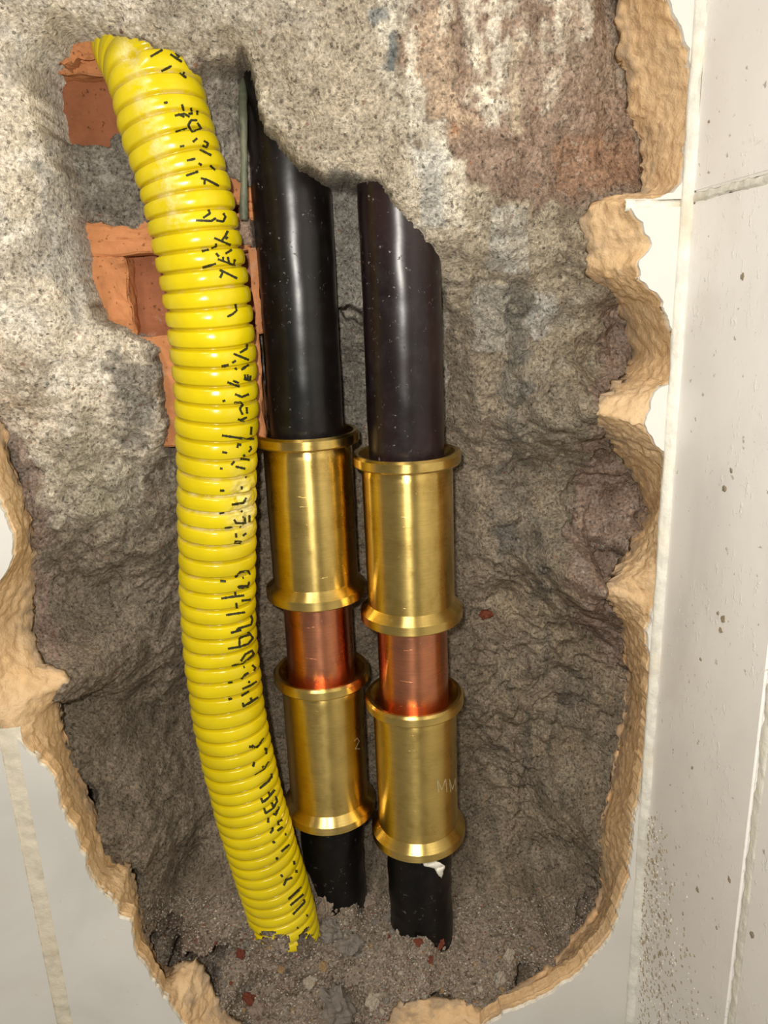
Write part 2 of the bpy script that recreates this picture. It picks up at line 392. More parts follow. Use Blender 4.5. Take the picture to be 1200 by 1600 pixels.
corner_hi, corner_lo = at(1100, 0, 0), at(986, 1600, 0)
CX = (corner_hi.x + corner_lo.x) / 2          # the corner with the right wall
X0, X1, Z0, Z1 = -0.215, CX + 0.022, -0.335, 0.150
H = 0.00056
gx = np.arange(X0, X1, H); gz = np.arange(Z0, Z1, H)
hc = 0.0022
cx = np.arange(X0 - hc, X1 + 2 * hc, hc); cz = np.arange(Z0 - hc, Z1 + 2 * hc, hc)
CXg, CZg = np.meshgrid(cx, cz, indexing='ij'); cq = np.stack([CXg.ravel(), CZg.ravel()], 1)
fieldA = tps(to_wall(A_PTS), cq).reshape(CXg.shape); fieldB = tps(to_wall(B_PTS), cq).reshape(CXg.shape)
pocket_poly = [(p[0], p[1]) for p in to_wall(POCKET)]
inner_poly = [(p[0], p[1]) for p in to_wall([(e[2], e[3], e[4]) for e in INNER_OUTER])]
sdfP = poly_sdf(pocket_poly, cq).reshape(CXg.shape); sdfI = poly_sdf(inner_poly, cq).reshape(CXg.shape)

GX, GZ = np.meshgrid(gx, gz, indexing='ij'); X = GX.ravel(); Z = GZ.ravel()
N = len(X); P2 = np.stack([X, Z * 0, Z], 1)
wob = fbm(P2, 90, 4, 11) * 0.0045
a_ = np.clip(bilinear(fieldA, cx[0], cz[0], hc, X, Z), 0.006, 0.10); b_ = np.clip(bilinear(fieldB, cx[0], cz[0], hc, X, Z), 0.03, 0.10)
sp = bilinear(sdfP, cx[0], cz[0], hc, X, Z) + wob * 0.55; si = bilinear(sdfI, cx[0], cz[0], hc, X, Z)
pk = 1 - sstep(-0.0012, 0.0010, sp)
D = a_ * (1 - pk) + b_ * pk
# rounded lip of the mass over the pocket
D += 0.0035 * np.exp(-np.clip(sp, 0, 1) / 0.004) * (1 - pk)
# the wall goes on behind the cream layer
D += sstep(0.0005, 0.006, si) * 0.006
px, py = project(np.stack([X, D, Z], 1))

def region(poly, soft):
    """1 inside a polygon given in photograph pixels, soft edge in pixels"""
    P = np.array(poly, float); lo = P.min(0) - soft * 2 - 2; hi = P.max(0) + soft * 2 + 2
    m = (px > lo[0]) & (px < hi[0]) & (py > lo[1]) & (py < hi[1])
    out = np.zeros(N, dtype=np.float32)
    if m.any():
        q = np.stack([px[m] + nw[m] * soft * 1.6, py[m] + nw2[m] * soft * 1.6], 1)
        out[m] = 1 - sstep(-soft, soft, poly_sdf(P, q))
    return out
def line_d(pts):
    P = np.array(pts, float); lo = P.min(0) - 60; hi = P.max(0) + 60
    m = (px > lo[0]) & (px < hi[0]) & (py > lo[1]) & (py < hi[1]); d = np.full(N, 1e3, dtype=np.float32)
    if m.any():
        q = np.stack([px[m] + nw[m] * 5, py[m] + nw2[m] * 5], 1); dd = np.full(len(q), 1e3)
        for a, b in zip(P[:-1], P[1:]):
            e = b - a; t = np.clip(((q - a) @ e) / (e @ e), 0, 1); dd = np.minimum(dd, np.sqrt(((q - a - t[:, None] * e) ** 2).sum(1)))
        d[m] = dd
    return d
nw = fbm(P2, 130, 5, 31) * 1.6; nw2 = fbm(P2, 130, 5, 53) * 1.6

# bricks show through two openings: the mortar stands back there
OPEN_UP = [(40,90),(92,24),(150,38),(180,52),(230,70),(270,150),(290,250),(240,245),(225,212),(196,202),(172,206),(165,222),(100,222),(55,190)]
OPEN_LOW = [(116,338),(160,352),(200,358),(250,360),(330,352),(340,262),(368,282),(395,300),(402,340),(410,480),(420,660),(300,690),(268,672),(252,600),(246,545),(210,524),(155,500),(132,440)]
op = np.maximum(region(OPEN_UP, 2.5), region(OPEN_LOW, 2.5))
D = D * (1 - op) + 0.060 * op
shelf = region([(348,342),(366,348),(398,345),(400,382),(372,384),(362,366)], 3)
D = D * (1 - shelf) + 0.045 * shelf
slot = region([(368,78),(384,84),(392,110),(394,150),(384,160),(376,130)], 2.5)
D = D * (1 - slot) + 0.078 * slot
hole = region([(528,482),(545,478),(572,492),(572,506),(545,500)], 3); D += hole * 0.02
# relief
front = (1 - pk)
p3 = np.stack([X, D, Z], 1)
rough_zone = sstep(900, 1500, py)
big = fbm(p3, 26, 3, 3) * 0.0042
mid = fbm(p3, 105, 3, 5) * 0.0022
fine = fbm(p3, 420, 3, 9) * 0.00075
warp = np.stack([X + fbm(p3, 40, 2, 77) * 0.02, D, Z * 0.32], 1)
streak = fbm(warp, 150, 4, 21) * 0.0026
right = sstep(690, 800, px) * sstep(250, 420, py)
left = sstep(330, 250, px) * sstep(620, 760, py)
top_right = sstep(600, 690, px - 0.35 * np.clip(py - 120, 0, 400)) * sstep(330, 230, py)
ridge = -np.abs(fbm(p3, 48, 3, 61)) * 0.006
D2 = D + (big * 0.9 + mid * (1 - 0.55 * top_right) + fine * (1 - 0.5 * top_right)) * (1 - op) + streak * np.maximum(right, left * 0.8) * (1 - op)
D2 += ridge * np.maximum(right, left) * (1 - 0.6 * op)
grit = perlin(p3 * 260, 91); D2 -= np.clip(grit, 0, 1) * 0.0028 * rough_zone
# vertical flutes of the scratch coat, top right
D2 += top_right * np.sin((px + nw * 4) / 118 * 2 * math.pi) * 0.0009
def crease(pts, wpx, depth):
    global D2
    D2 += depth * np.exp(-(line_d(pts) / wpx) ** 2)
for pts, w_, d_ in [
  ([(735,462),(742,440),(752,434),(812,442)], 3.0, 0.0022), ([(700,475),(735,462)], 3, 0.0015), ([(802,446),(798,470),(795,520)], 4, 0.0012),
  ([(735,552),(775,556)], 3, 0.0010), ([(795,530),(800,570),(812,600)], 5, 0.003),
  ([(120,850),(150,820),(190,798),(240,785)], 7, 0.0025), ([(190,800),(250,835)], 5, 0.0018),
  ([(800,700),(820,800),(860,900),(900,970),(945,1010),(975,1060)], 10, 0.0032), ([(870,960),(940,1000),(980,1055)], 4, 0.0018),
  ([(260,1000),(268,1080),(260,1130)], 12, -0.0040), ([(170,1290),(190,1262),(250,1258),(285,1250)], 5, 0.0025), ([(200,1250),(190,1320)], 5, 0.0018),
  ([(840,330),(870,395),(900,420)], 4, 0.0016), ([(300,92),(330,96),(368,88)], 3, 0.002), ([(420,120),(520,160),(600,215),(640,260)], 9, 0.0012),
  ([(60,740),(75,800),(90,930),(100,1000)], 7, 0.0020), ([(940,660),(945,760),(945,880)], 4, 0.0012), ([(770,180),(772,260)], 6, 0.001),
  ([(730,560),(745,640),(740,760),(760,860)], 14, -0.0025), ([(830,480),(850,560),(845,680),(880,800)], 16, -0.0028), ([(760,1120),(800,1180),(790,1300)], 16, -0.0030), ([(880,1150),(860,1250),(880,1340)], 14, -0.0026),
  ([(195,1290),(230,1350),(250,1400)], 12, -0.0022), ([(740,960),(760,955),(790,975)], 5, 0.0030)]:
    crease(pts, w_, d_)
slab = region([(738,444),(800,448),(796,552),(736,548)], 2); D2 -= slab * 0.0012
slab2 = region([(768,318),(826,326),(824,430),(760,424)], 3); D2 -= slab2 * 0.0008
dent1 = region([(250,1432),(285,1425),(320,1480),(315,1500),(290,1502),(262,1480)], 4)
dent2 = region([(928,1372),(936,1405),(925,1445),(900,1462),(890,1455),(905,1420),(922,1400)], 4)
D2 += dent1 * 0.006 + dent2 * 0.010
brownR = np.maximum(region([(945,480),(975,470),(990,560),(960,600),(925,640)], 6), region([(925,660),(955,695),(1015,800),(985,860),(945,925),(975,980),(975,1060),(930,1010),(895,960),(880,850),(905,760)], 9))
brownL = region([(0,640),(22,740),(42,810),(50,940),(62,1030),(95,1035),(78,930),(72,820),(60,730),(30,680)], 5)
smooth = np.maximum(np.maximum(brownR, brownL), np.maximum(dent1, dent2))
D2 = D2 * (1 - 0.0) - (fine + mid * 0.5) * smooth * 0.7
lat = np.stack([fbm(p3, 300, 2, 101), fbm(p3, 300, 2, 131)], 1) * 0.0006
V = np.stack([X + lat[:, 0], D2, Z + lat[:, 1]], 1)

# colour of the surface (dust, lime, bare mortar): a property of the wall itself
def C(*c): return np.array(c, dtype=np.float32)
dark_g, warm_g, pale, beige, brown = C(.30,.245,.185), C(.39,.315,.22), C(.90,.80,.655), C(.57,.485,.37), C(.20,.135,.105)
tint = np.tile(dark_g, (N, 1))
def over(mask, col, k=1.0):
    global tint
    m = (mask * k)[:, None]; tint = tint * (1 - m) + col * m
cl = lambda a: np.clip(a, 0, 1)
n_a = fbm(P2, 34, 5, 201); n_b = fbm(P2, 70, 5, 233); n_c = fbm(P2, 15, 3, 251); n_s = fbm(np.stack([X * 1.0, X * 0, Z * 0.16], 1), 160, 4, 271); n_h = fbm(P2, 210, 4, 291)
over(cl(0.5 + n_a * 1.6) * right, warm_g, 0.8)
over(sstep(0.15, 0.45, n_b) * right, C(.40,.34,.25), 0.7)
over(sstep(0.10, 0.5, n_s) * right, C(.11,.105,.10), 0.45)
# upper mass of mortar
up = region([(240,-200),(560,-200),(600,60),(650,210),(690,270),(700,330),(820,330),(880,400),(900,470),(800,480),(735,470),(697,460),(640,400),(600,310),(560,280),(470,262),(400,200),(375,85),(290,100),(160,52),(100,60)], 14)
over(up, beige)
over(up * sstep(0.05, 0.5, n_b), C(.70,.62,.49), 0.7)
over(region([(700,250),(830,300),(960,470),(960,640),(800,600),(720,480)], 30), C(.40,.335,.24), 0.75)
over(region([(640,240),(720,260),(830,310),(900,390),(840,420),(740,400),(690,380)], 16), C(.58,.50,.375), 0.75)
# pale plaster left
lf = region([(-250,-300),(250,-300),(230,40),(165,50),(88,95),(85,160),(110,240),(132,340),(142,440),(165,505),(240,540),(250,580),(255,640),(235,760),(160,820),(60,800),(0,660),(-250,600)], 14)
over(lf, pale)
over(lf * sstep(0.0, 0.4, n_b), C(.95,.89,.78), 0.75)
over(lf * sstep(0.12, 0.5, -n_a), C(.58,.53,.455), 0.65)
over(region([(90,240),(130,330),(142,450),(150,520),(100,500),(60,400),(60,250)], 16), C(.56,.53,.485), 0.75)
over(region([(170,555),(245,560),(250,640),(225,700),(190,690),(180,620)], 12), C(.22,.20,.175), 0.8)
over(region([(50,700),(150,640),(220,700),(250,760),(230,830),(120,850),(70,800)], 25), C(.45,.40,.31), 0.75)
over(region([(0,520),(60,560),(80,640),(30,660),(0,640)], 14), C(.42,.32,.215), 0.5)
# top right brown scratch coat with lime runs
tr = region([(640,-300),(985,-300),(962,20),(975,110),(1003,215),(1006,300),(930,312),(850,330),(790,320),(720,270),(690,200),(650,160),(615,60),(610,-100)], 10)
over(tr, C(.285,.205,.155))
over(tr * sstep(0.0, 0.35, n_a), C(.38,.295,.225), 0.7)
over(region([(630,20),(700,20),(740,190),(720,220),(680,200),(640,120)], 16), C(.52,.39,.275), 0.8)
over(region([(872,215),(1002,208),(1004,288),(920,300),(868,292)], 7), C(.34,.20,.125), 0.65)
for pl, s, k in [([(585,-60),(640,-60),(645,60),(660,150),(690,215),(730,280),(745,340),(735,365),(700,372),(655,362),(655,290),(650,240),(605,130),(580,40)], 8, .95),
    ([(735,-80),(810,-80),(812,90),(805,180),(770,190),(740,150),(732,40)], 12, .75), ([(845,-60),(880,-60),(885,60),(880,110),(862,180),(850,175),(848,90)], 9, .8),
    ([(890,-40),(930,-30),(925,60),(900,70),(888,30)], 8, .6), ([(660,-40),(700,-40),(700,60),(670,70)], 10, .5)]:
    m = region(pl, s); over(m * cl(0.65 + n_s * 1.5 + n_h * 1.3), C(.85,.78,.64), k)
over(region([(800,60),(815,60),(815,210),(800,200)], 4), C(.62,.52,.37), .5)
over(region([(742,70),(770,60),(768,165),(748,150)], 8) * cl(.6 + n_h), C(.86,.78,.60), .8)
over(region([(570,15),(598,10),(604,30),(580,38)], 4), C(.25,.28,.28), .8)
over(region([(614,50),(622,60),(615,108),(598,110),(596,90)], 4), C(.12,.15,.17), .8)
over(region([(655,225),(700,240),(695,365),(655,358)], 7), C(.66,.64,.58), .8)
over(region([(700,195),(722,200),(718,215),(698,210)], 5), C(.38,.16,.07), .6)
over(slab2, C(.54,.50,.43), .75); over(slab2 * sstep(0.0, .4, n_h), C(.74,.71,.62), .7)
over(slab, C(.46,.43,.37), .7)
over(region([(795,430),(830,440),(830,520),(815,620),(800,760),(815,870),(790,860),(770,720),(785,600)], 12), C(.17,.17,.165), .6)
over(region([(830,440),(890,430),(930,520),(900,600),(850,600)], 22) * cl(.5 + n_b * 2), C(.46,.42,.34), .7)
over(region([(830,470),(860,465),(855,530),(835,530)], 10), C(.56,.55,.52), .7)
over(region([(700,600),(770,560),(800,700),(780,850),(720,880),(712,760)], 22), C(.38,.315,.235), .6)
over(region([(830,560),(920,600),(910,760),(890,880),(840,860),(830,700)], 24), C(.33,.285,.215), .7)
over(region([(950,480),(978,500),(985,560),(955,590),(948,540)], 5) * sstep(-.1, .4, n_h), C(.30,.235,.20), .9)
over(region([(955,495),(972,492),(974,535),(960,540)], 4), C(.62,.58,.48), .9)
over(brownR, C(.25,.175,.135), .9); over(brownR * sstep(-.05, .4, n_h), C(.30,.235,.195), .8)
over(brownL, C(.26,.185,.15), .85)
over(region([(100,830),(260,790),(270,1000),(180,1000),(100,960)], 25), C(.33,.28,.215), .6)
over(region([(80,700),(130,690),(200,800),(130,830),(85,790)], 18) * cl(.5+n_b*2), C(.47,.42,.30), .6)
over(region([(215,960),(275,990),(280,1090),(230,1060)], 14), C(.40,.33,.25), .7)
over(region([(830,780),(850,800),(860,900),(880,960),(840,950),(815,880)], 16) * cl(.4 + n_s * 2), C(.10,.10,.10), .6)
over(region([(690,1340),(740,1330),(760,1420),(720,1460),(690,1420)], 12), C(.31,.26,.20), .7)
over(region([(860,1120),(930,1150),(930,1330),(880,1400),(820,1350),(830,1200)], 30) * cl(.5 + n_b * 2), C(.33,.28,.21), .6)
over(sstep(1400, 1480, py), C(.38,.30,.23), .6)
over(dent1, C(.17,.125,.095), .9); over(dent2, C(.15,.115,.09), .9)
# inside the pocket
inn = pk * sstep(700, 640, py) * (px < 700)
over(inn, C(.36,.315,.265)); over(inn * sstep(0, .4, n_h), C(.56,.51,.43), .8)
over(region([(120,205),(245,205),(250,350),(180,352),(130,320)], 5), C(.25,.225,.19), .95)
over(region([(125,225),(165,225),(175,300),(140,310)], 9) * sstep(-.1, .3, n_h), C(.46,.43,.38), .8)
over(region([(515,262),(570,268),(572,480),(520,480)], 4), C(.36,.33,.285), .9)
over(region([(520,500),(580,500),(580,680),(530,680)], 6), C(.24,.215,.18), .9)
over(shelf, C(.52,.36,.27), .9)
over(region([(0,-300),(420,-300),(500,30),(400,60),(300,50),(200,30),(0,0)], 30), C(.62,.57,.48), .5)
rgh = np.clip(1.0 - 0.55 * smooth - 0.70 * top_right * (1 - cl(n_h)), 0.25, 1.2)

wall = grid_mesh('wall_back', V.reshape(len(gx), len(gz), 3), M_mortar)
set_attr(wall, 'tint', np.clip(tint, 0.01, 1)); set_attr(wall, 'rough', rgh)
tag(wall, 'broken-out wall of grey mortar with a deep rough hollow around the pipes', kind='structure')
BV_wall = bvh_of([wall])

# ------------------------------------------------------------------ cream adhesive layer round the hollow
io = INNER_OUTER; n_io = len(io)
OUT = [at(e[0], e[1], 0.0016) for e in io]; INN = [at(e[2], e[3], e[4] * MM) for e in io]
rows_o, rows_i, keyk = [], [], []
for k in range(n_io):
    a, b = OUT[k], OUT[(k + 1) % n_io]; c, d = INN[k], INN[(k + 1) % n_io]
    m = max(3, int(max((b - a).length, (d - c).length) / 0.0009))
    for j in range(m):
        t = j / m; rows_o.append(a.lerp(b, t)); rows_i.append(c.lerp(d, t)); keyk.append(k + t)
ro = np.array([tuple(v) for v in rows_o]); ri = np.array([tuple(v) for v in rows_i])
def smooth_loop(a, it=2):
    for _ in range(it): a = (np.roll(a, 1, 0) + 2 * a + np.roll(a, -1, 0)) / 4
    return a
ro = smooth_loop(ro, 3); ri = smooth_loop(ri, 3)
jo = np.stack([fbm(ro, 150, 3, 301), fbm(ro, 170, 2, 313) * 0, fbm(ro, 150, 3, 331)], 1) * 0.0014
ji = np.stack([fbm(ri, 160, 4, 341), fbm(ri, 150, 3, 351) * .6, fbm(ri, 160, 4, 361)], 1) * 0.0017
ro_j = ro + jo; ri_j = ri + ji; jor, jir = jo, ji
CR = 26
dirv = ro_j - ri_j; nd = dirv / (np.linalg.norm(dirv, axis=1)[:, None] + 1e-9)
rows = []
rows.append(ro_j + nd * np.array([1, 0, 1]) * 0.003 + np.array([0, 0.0006, 0]))
for k in range(CR + 1):
    t = k / CR
    p = ro * (1 - t) + ri * t + jor * (1 - t) ** 7 + jir * t ** 7
    bulge = math.sin(t * math.pi) * 0.0018
    p = p + np.array([0, 1, 0]) * bulge * (np.array([perlin(ro * 40, 371)]).T * 1.2)
    rows.append(p)
lip = ri_j.copy(); lip[:, 1] += 0.002; lip += nd * 0.0002; rows.append(lip)
lip = ri_j.copy(); lip[:, 1] += 0.006; lip += nd * 0.008; rows.append(lip)
CP = np.stack(rows, 1); nu, nv = CP.shape[:2]; flat = CP.reshape(-1, 3)
fade = np.ones((nu, nv)); fade[:, :2] = 0; fade[:, 2] = .4; fade = fade.reshape(-1)
flat[:, 1] += (fbm(flat, 90, 3, 381) * 0.0016 + fbm(flat, 420, 3, 391) * 0.0006) * fade
flat[:, 0] += fbm(flat, 300, 3, 401) * 0.0009 * fade; flat[:, 2] += fbm(flat, 300, 3, 411) * 0.0009 * fade
cream = grid_mesh('adhesive_layer', flat.reshape(nu, nv, 3), M_cream, wall, closed_u=True)
tt = np.clip((np.arange(nv) - 1) / CR, 0, 1)[None].repeat(nu, 0).reshape(-1)
cpx, cpy = project(flat)
gr = sstep(0.80, 1.02, tt + fbm(flat, 140, 3, 421) * 0.35) * 0.55
for (gx_, gy_, gr_) in [(770,1578,18),(800,1560,16),(640,1590,20),(330,1590,12),(300,1565,10),(1045,308,14),(232,1500,14),(245,1530,12)]:
    gr = np.maximum(gr, 0.75 * np.exp(-(((cpx - gx_) ** 2 + (cpy - gy_) ** 2) / gr_ ** 2)) * (0.5 + fbm(flat, 300, 2, 431)))
set_attr(cream, 'grime', np.clip(gr, 0, 0.9)); cream['label'] = 'pale orange crumbly layer between tile and mortar'

# ------------------------------------------------------------------ tiles of both walls
def slab_box(name, x0, x1, z0, z1, y0, y1, mat, parent, bev=0.0006):
    bm = bmesh.new(); bmesh.ops.create_cube(bm, size=1)
    for v in bm.verts: v.co = Vector(((x0 + x1) / 2 + v.co.x * (x1 - x0), (y0 + y1) / 2 + v.co.y * (y1 - y0), (z0 + z1) / 2 + v.co.z * (z1 - z0)))
    bmesh.ops.bevel(bm, geom=bm.edges[:], offset=bev, segments=2, affect='EDGES')
    me = bpy.data.meshes.new(name); bm.to_mesh(me); bm.free(); me.materials.append(mat)
    o = bpy.data.objects.new(name, me); COL.objects.link(o); o.parent = parent
    return o
# the broken outline of the tiles cuts each tile's own triangulated face
from mathutils.geometry import delaunay_2d_cdt
cut_loop = ro_j[:, [0, 2]] + nd[:, [0, 2]] * 0.0002
cut_x = cut_loop[:, 0] - 0.001
ZJ = at(1020, 318, 0).z; jl = at(12, 1180, 0); XJ = (jl.x + at(106, 1600, 0).x) / 2   # tile joints
G = 0.0022
def wall_tile(x0, x1, z0, z1, ya=0.0, yb_=0.0032, name='tile', mats=None, grow=0.0):
    cut_loop = ro_j[:, [0, 2]] + nd[:, [0, 2]] * (0.0002 + grow); n = len(cut_loop)
    L = [Vector(p) for p in cut_loop.tolist()]; Rr = []
    rect = [(x0, z0), (x1, z0), (x1, z1), (x0, z1)]
    for a, b in zip(rect, rect[1:] + rect[:1]):
        m = 24; Rr += [Vector((a[0] + (b[0] - a[0]) * k / m, a[1] + (b[1] - a[1]) * k / m)) for k in range(m)]
    ed = [(i, (i + 1) % n) for i in range(n)] + [(n + i, n + (i + 1) % len(Rr)) for i in range(len(Rr))]
    ov, oe, of_, *_ = delaunay_2d_cdt(L + Rr, ed, [], 0, 1e-6)
    ov = np.array([tuple(v) for v in ov]); cen_ = np.array([ov[list(f)].mean(0) for f in of_])
    inside = poly_sdf(cut_loop, cen_) < 0
    ok = (~inside) & (cen_[:, 0] > x0) & (cen_[:, 0] < x1) & (cen_[:, 1] > z0) & (cen_[:, 1] < z1)
    bm = bmesh.new(); used = {}
    def vert(i):
        if i not in used: used[i] = bm.verts.new((ov[i][0], ya, ov[i][1]))
        return used[i]
    fr = [bm.faces.new([vert(i) for i in f]) for f, k in zip(of_, ok) if k]
    ex = bmesh.ops.extrude_face_region(bm, geom=fr)
    for v in ex['geom']:
        if isinstance(v, bmesh.types.BMVert): v.co.y += yb_ - ya
    bmesh.ops.recalc_face_normals(bm, faces=bm.faces)
    for f in bm.faces: f.smooth = False; f.material_index = 1 if abs(f.normal.y) < 0.5 else 0
    me = bpy.data.meshes.new(name); bm.to_mesh(me); bm.free(); [me.materials.append(q) for q in (mats or (M_tile, M_chip))]
    o = bpy.data.objects.new(name, me); COL.objects.link(o); o.parent = wall
    return o
wall_tile(XJ + 0.003, CX - 0.0006, ZJ - 0.60, ZJ - G * 0.5)
wall_tile(XJ + 0.003, CX - 0.0006, ZJ + G * 0.5, ZJ + 0.60)
wall_tile(XJ - 0.30, XJ - 0.003, ZJ - 0.60, ZJ - G * 0.5)
wall_tile(XJ - 0.30, XJ - 0.003, ZJ + G * 0.5, ZJ + 0.60)
wall_tile(XJ - 0.30, CX + 0.004, ZJ - 0.60, ZJ + 0.60, 0.0033, 0.0075, 'adhesive_bed', (M_cream, M_cream), 0.0012)
def grout_strip(name, a, b, width, bulge, mat, parent, nrm, side, seed, step=0.0012, jag=0.0006):
    a = Vector(a); b = Vector(b); n = max(8, int((b - a).length / step)); nrm = Vector(nrm); side = Vector(side)
    P = []
    for i in range(n + 1):
        c = a.lerp(b, i / n); row = []
        for j in range(9):
            t = j / 8 * 2 - 1
            row.append(c + side * (t * width / 2) + nrm * (bulge * (1 - t ** 4)))
        P.append(row)
    P = np.array([[tuple(v) for v in r] for r in P]); f = P.reshape(-1, 3)
    edge = (np.abs(np.linspace(-1, 1, 9)) > 0.7)[None].repeat(n + 1, 0).reshape(-1)
    w1 = fbm(f, 220, 4, seed); w2 = fbm(f, 90, 3, seed + 5)
    f += np.outer(w1 * 0.0004, np.array(nrm)) + np.outer((w1 + w2) * jag * edge, np.array(side))
    return grid_mesh(name, f.reshape(P.shape), mat, parent)
zb = ZJ - 0.30
zs = np.arange(ZJ + 0.4, zb - 0.25, -0.002); outm = poly_sdf(cut_loop, np.stack([zs * 0 + XJ, zs], 1)) > 0.001
run = []
for z_, k_ in list(zip(zs, outm)) + [(0, False)]:      # the joint is gone where the hollow was broken out
    if k_: run.append(z_)
    elif len(run) > 3: grout_strip('grout', (XJ, 0.0012, run[0]), (XJ, 0.0012, run[-1]), 0.0084, 0.0008, M_grout, wall, (0, -1, 0), (1, 0, 0), 501); run = []
    else: run = []
grout_strip('grout', (at(980, 314, 0).x, 0.002, ZJ), (CX, 0.002, ZJ), 0.0034, 0.0012, M_grout_white, wall, (0, -1, 0), (0, 0, 1), 511)

grout_strip('grout', (XJ - 0.28, 0.0016, ZJ), (min(cut_x), 0.0016, ZJ), 0.0034, 0.0010, M_grout_white, wall, (0, -1, 0), (0, 0, 1), 515)
# right wall: stands square to the back wall and comes towards the camera
def side_point(px_, py_):
    d = ray(px_, py_); t = (CX - CAMP.x) / d.x; return CAMP + d * t
vj = (side_point(1182, 1250), side_point(1140, 1590)); YV = (vj[0].y + vj[1].y) / 2
ZR = side_point(1105, 303).z
back = slab_box('wall_right', CX + 0.009, CX + 0.03, -0.75, 0.6, -0.55, -0.0005, M_grout_white, None)
tag(back, 'side wall of grey-white tiles meeting the broken wall at the corner', kind='structure')
for (y0, y1, z0, z1) in [(YV + 0.002, -0.0015, ZR - 0.6, ZR - 0.0012), (YV + 0.002, -0.0015, ZR + 0.0012, ZR + 0.5), (YV - 0.30, YV - 0.002, ZR - 0.6, ZR - 0.0012), (YV - 0.30, YV - 0.002, ZR + 0.0012, ZR + 0.5)]:
    slab_box('tile', CX, CX + 0.009, z0, z1, y0, y1, M_tile_side, back, 0.0007)
grout_strip('grout', (CX + 0.0012, YV, ZR + 0.3), (CX + 0.0012, YV, ZR - 0.45), 0.0050, 0.0008, M_grout_white, back, (-1, 0, 0), (0, 1, 0), 521, jag=0.0003)
grout_strip('grout', (CX + 0.001, YV, ZR), (CX + 0.001, 0, ZR), 0.003, 0.0010, M_grout_white, back, (-1, 0, 0), (0, 0, 1), 531)
grout_strip('corner_grout', (CX - 0.0012, -0.0008, 0.22), (CX - 0.0012, -0.0008, -0.50), 0.0040, 0.0012, M_grout_white, back, Vector((-1, -1, 0)).normalized(), Vector((1, -1, 0)).normalized(), 541, jag=0.0003)

# ------------------------------------------------------------------ hollow bricks seen behind the tube
def box_into(bm, lo, hi):
    r = bmesh.ops.create_cube(bm, size=1)
    for v in r['verts']: v.co = Vector([(lo[i] + hi[i]) / 2 + v.co[i] * (hi[i] - lo[i]) for i in range(3)])
def brick(x0, x1, z0, z1, yf, cav, mat, seed, label):
    """a hollow clay block: walls round a cavity with a recessed back"""
    cx0, cx1, cz0, cz1, dep = cav
    bm = bmesh.new()
    box_into(bm, (x0, yf, cz1), (x1, yf + 0.03, z1)); box_into(bm, (x0, yf, z0), (x1, yf + 0.03, cz0))
    box_into(bm, (x0, yf, cz0), (cx0, yf + 0.03, cz1)); box_into(bm, (cx1, yf, cz0), (x1, yf + 0.03, cz1))
    bmesh.ops.bevel(bm, geom=bm.edges[:], offset=0.0007, segments=1, affect='EDGES')
    for _ in range(1): bmesh.ops.subdivide_edges(bm, edges=bm.edges[:], cuts=14, use_grid_fill=True)
    co = np.array([tuple(v.co) for v in bm.verts])
    a = fbm(co, 160, 4, seed) * 0.0012; b = fbm(co, 130, 4, seed + 3) * 0.0011; c = fbm(co, 130, 4, seed + 9) * 0.0011
    for i, v in enumerate(bm.verts): v.co += Vector((b[i], a[i], c[i]))
    me = bpy.data.meshes.new('brick'); bm.to_mesh(me); bm.free(); me.materials.append(mat)
    o = bpy.data.objects.new('brick', me); COL.objects.link(o); o.parent = wall; o['label'] = label
    bb = bmesh.new(); box_into(bb, (cx0 - .002, yf + dep, cz0 - .002), (cx1 + .002, yf + dep + 0.006, cz1 + .002))
    bmesh.ops.subdivide_edges(bb, edges=bb.edges[:], cuts=20, use_grid_fill=True)
    co = np.array([tuple(v.co) for v in bb.verts]); a = fbm(co, 60, 4, seed + 20) * 0.0012
    for i, v in enumerate(bb.verts): v.co.y += a[i] + 0.0006 * math.sin(v.co.z * 420)
    me = bpy.data.meshes.new('cavity_face'); bb.to_mesh(me); bb.free(); me.materials.append(M_brick_dark)
    f = bpy.data.objects.new('cavity_face', me); COL.objects.link(f); f.parent = o; f['label'] = 'dark red-brown clay face set back in the brick'
    return o
yb = 0.047
u0, u1 = at(36, 10, yb), at(330, 330, yb)
brick(u0.x, u1.x, u1.z, u0.z + 0.01, yb, (at(40, 0, yb).x + .002, u1.x - 0.004, u1.z + 0.006, at(130, 116, yb).z, 0.008), M_brick, 601, 'orange terracotta brick at top left with a smooth dark inner face')
# spalled lighter shard on the upper brick's lip
sh = [(95,98),(98,85),(128,62),(160,55),(166,70),(150,84),(120,94),(108,104)]
bm = bmesh.new(); fv = [bm.verts.new(at(a, b, yb - 0.004)) for a, b in sh]; fc = bm.faces.new(fv)
ex = bmesh.ops.extrude_face_region(bm, geom=[fc]); [setattr(v, 'co', v.co + Vector((0, 0.006, 0))) for v in ex['geom'] if isinstance(v, bmesh.types.BMVert)]
bmesh.ops.recalc_face_normals(bm, faces=bm.faces); bmesh.ops.triangulate(bm, faces=bm.faces[:]); bmesh.ops.subdivide_edges(bm, edges=bm.edges[:], cuts=4, use_grid_fill=True)
co = np.array([tuple(v.co) for v in bm.verts]); a_n = fbm(co, 180, 4, 631) * 0.003
for i, v in enumerate(bm.verts): v.co += Vector((a_n[i] * .5, a_n[i], a_n[-1 - i] * .5))
me = bpy.data.meshes.new('brick_shard'); bm.to_mesh(me); bm.free(); me.materials.append(M_brick)
o = bpy.data.objects.new('brick_shard', me); COL.objects.link(o); o.parent = wall
l0, l1 = at(118, 352, yb), at(416, 690, yb)
brick(l0.x, l1.x, l1.z, l0.z + 0.001, yb, (at(197, 400, yb).x, at(398, 400, yb).x, at(240, 526, yb).z, at(200, 398, yb).z, 0.009), M_brick, 641, 'orange terracotta hollow brick with an open cavity behind the yellow tube')
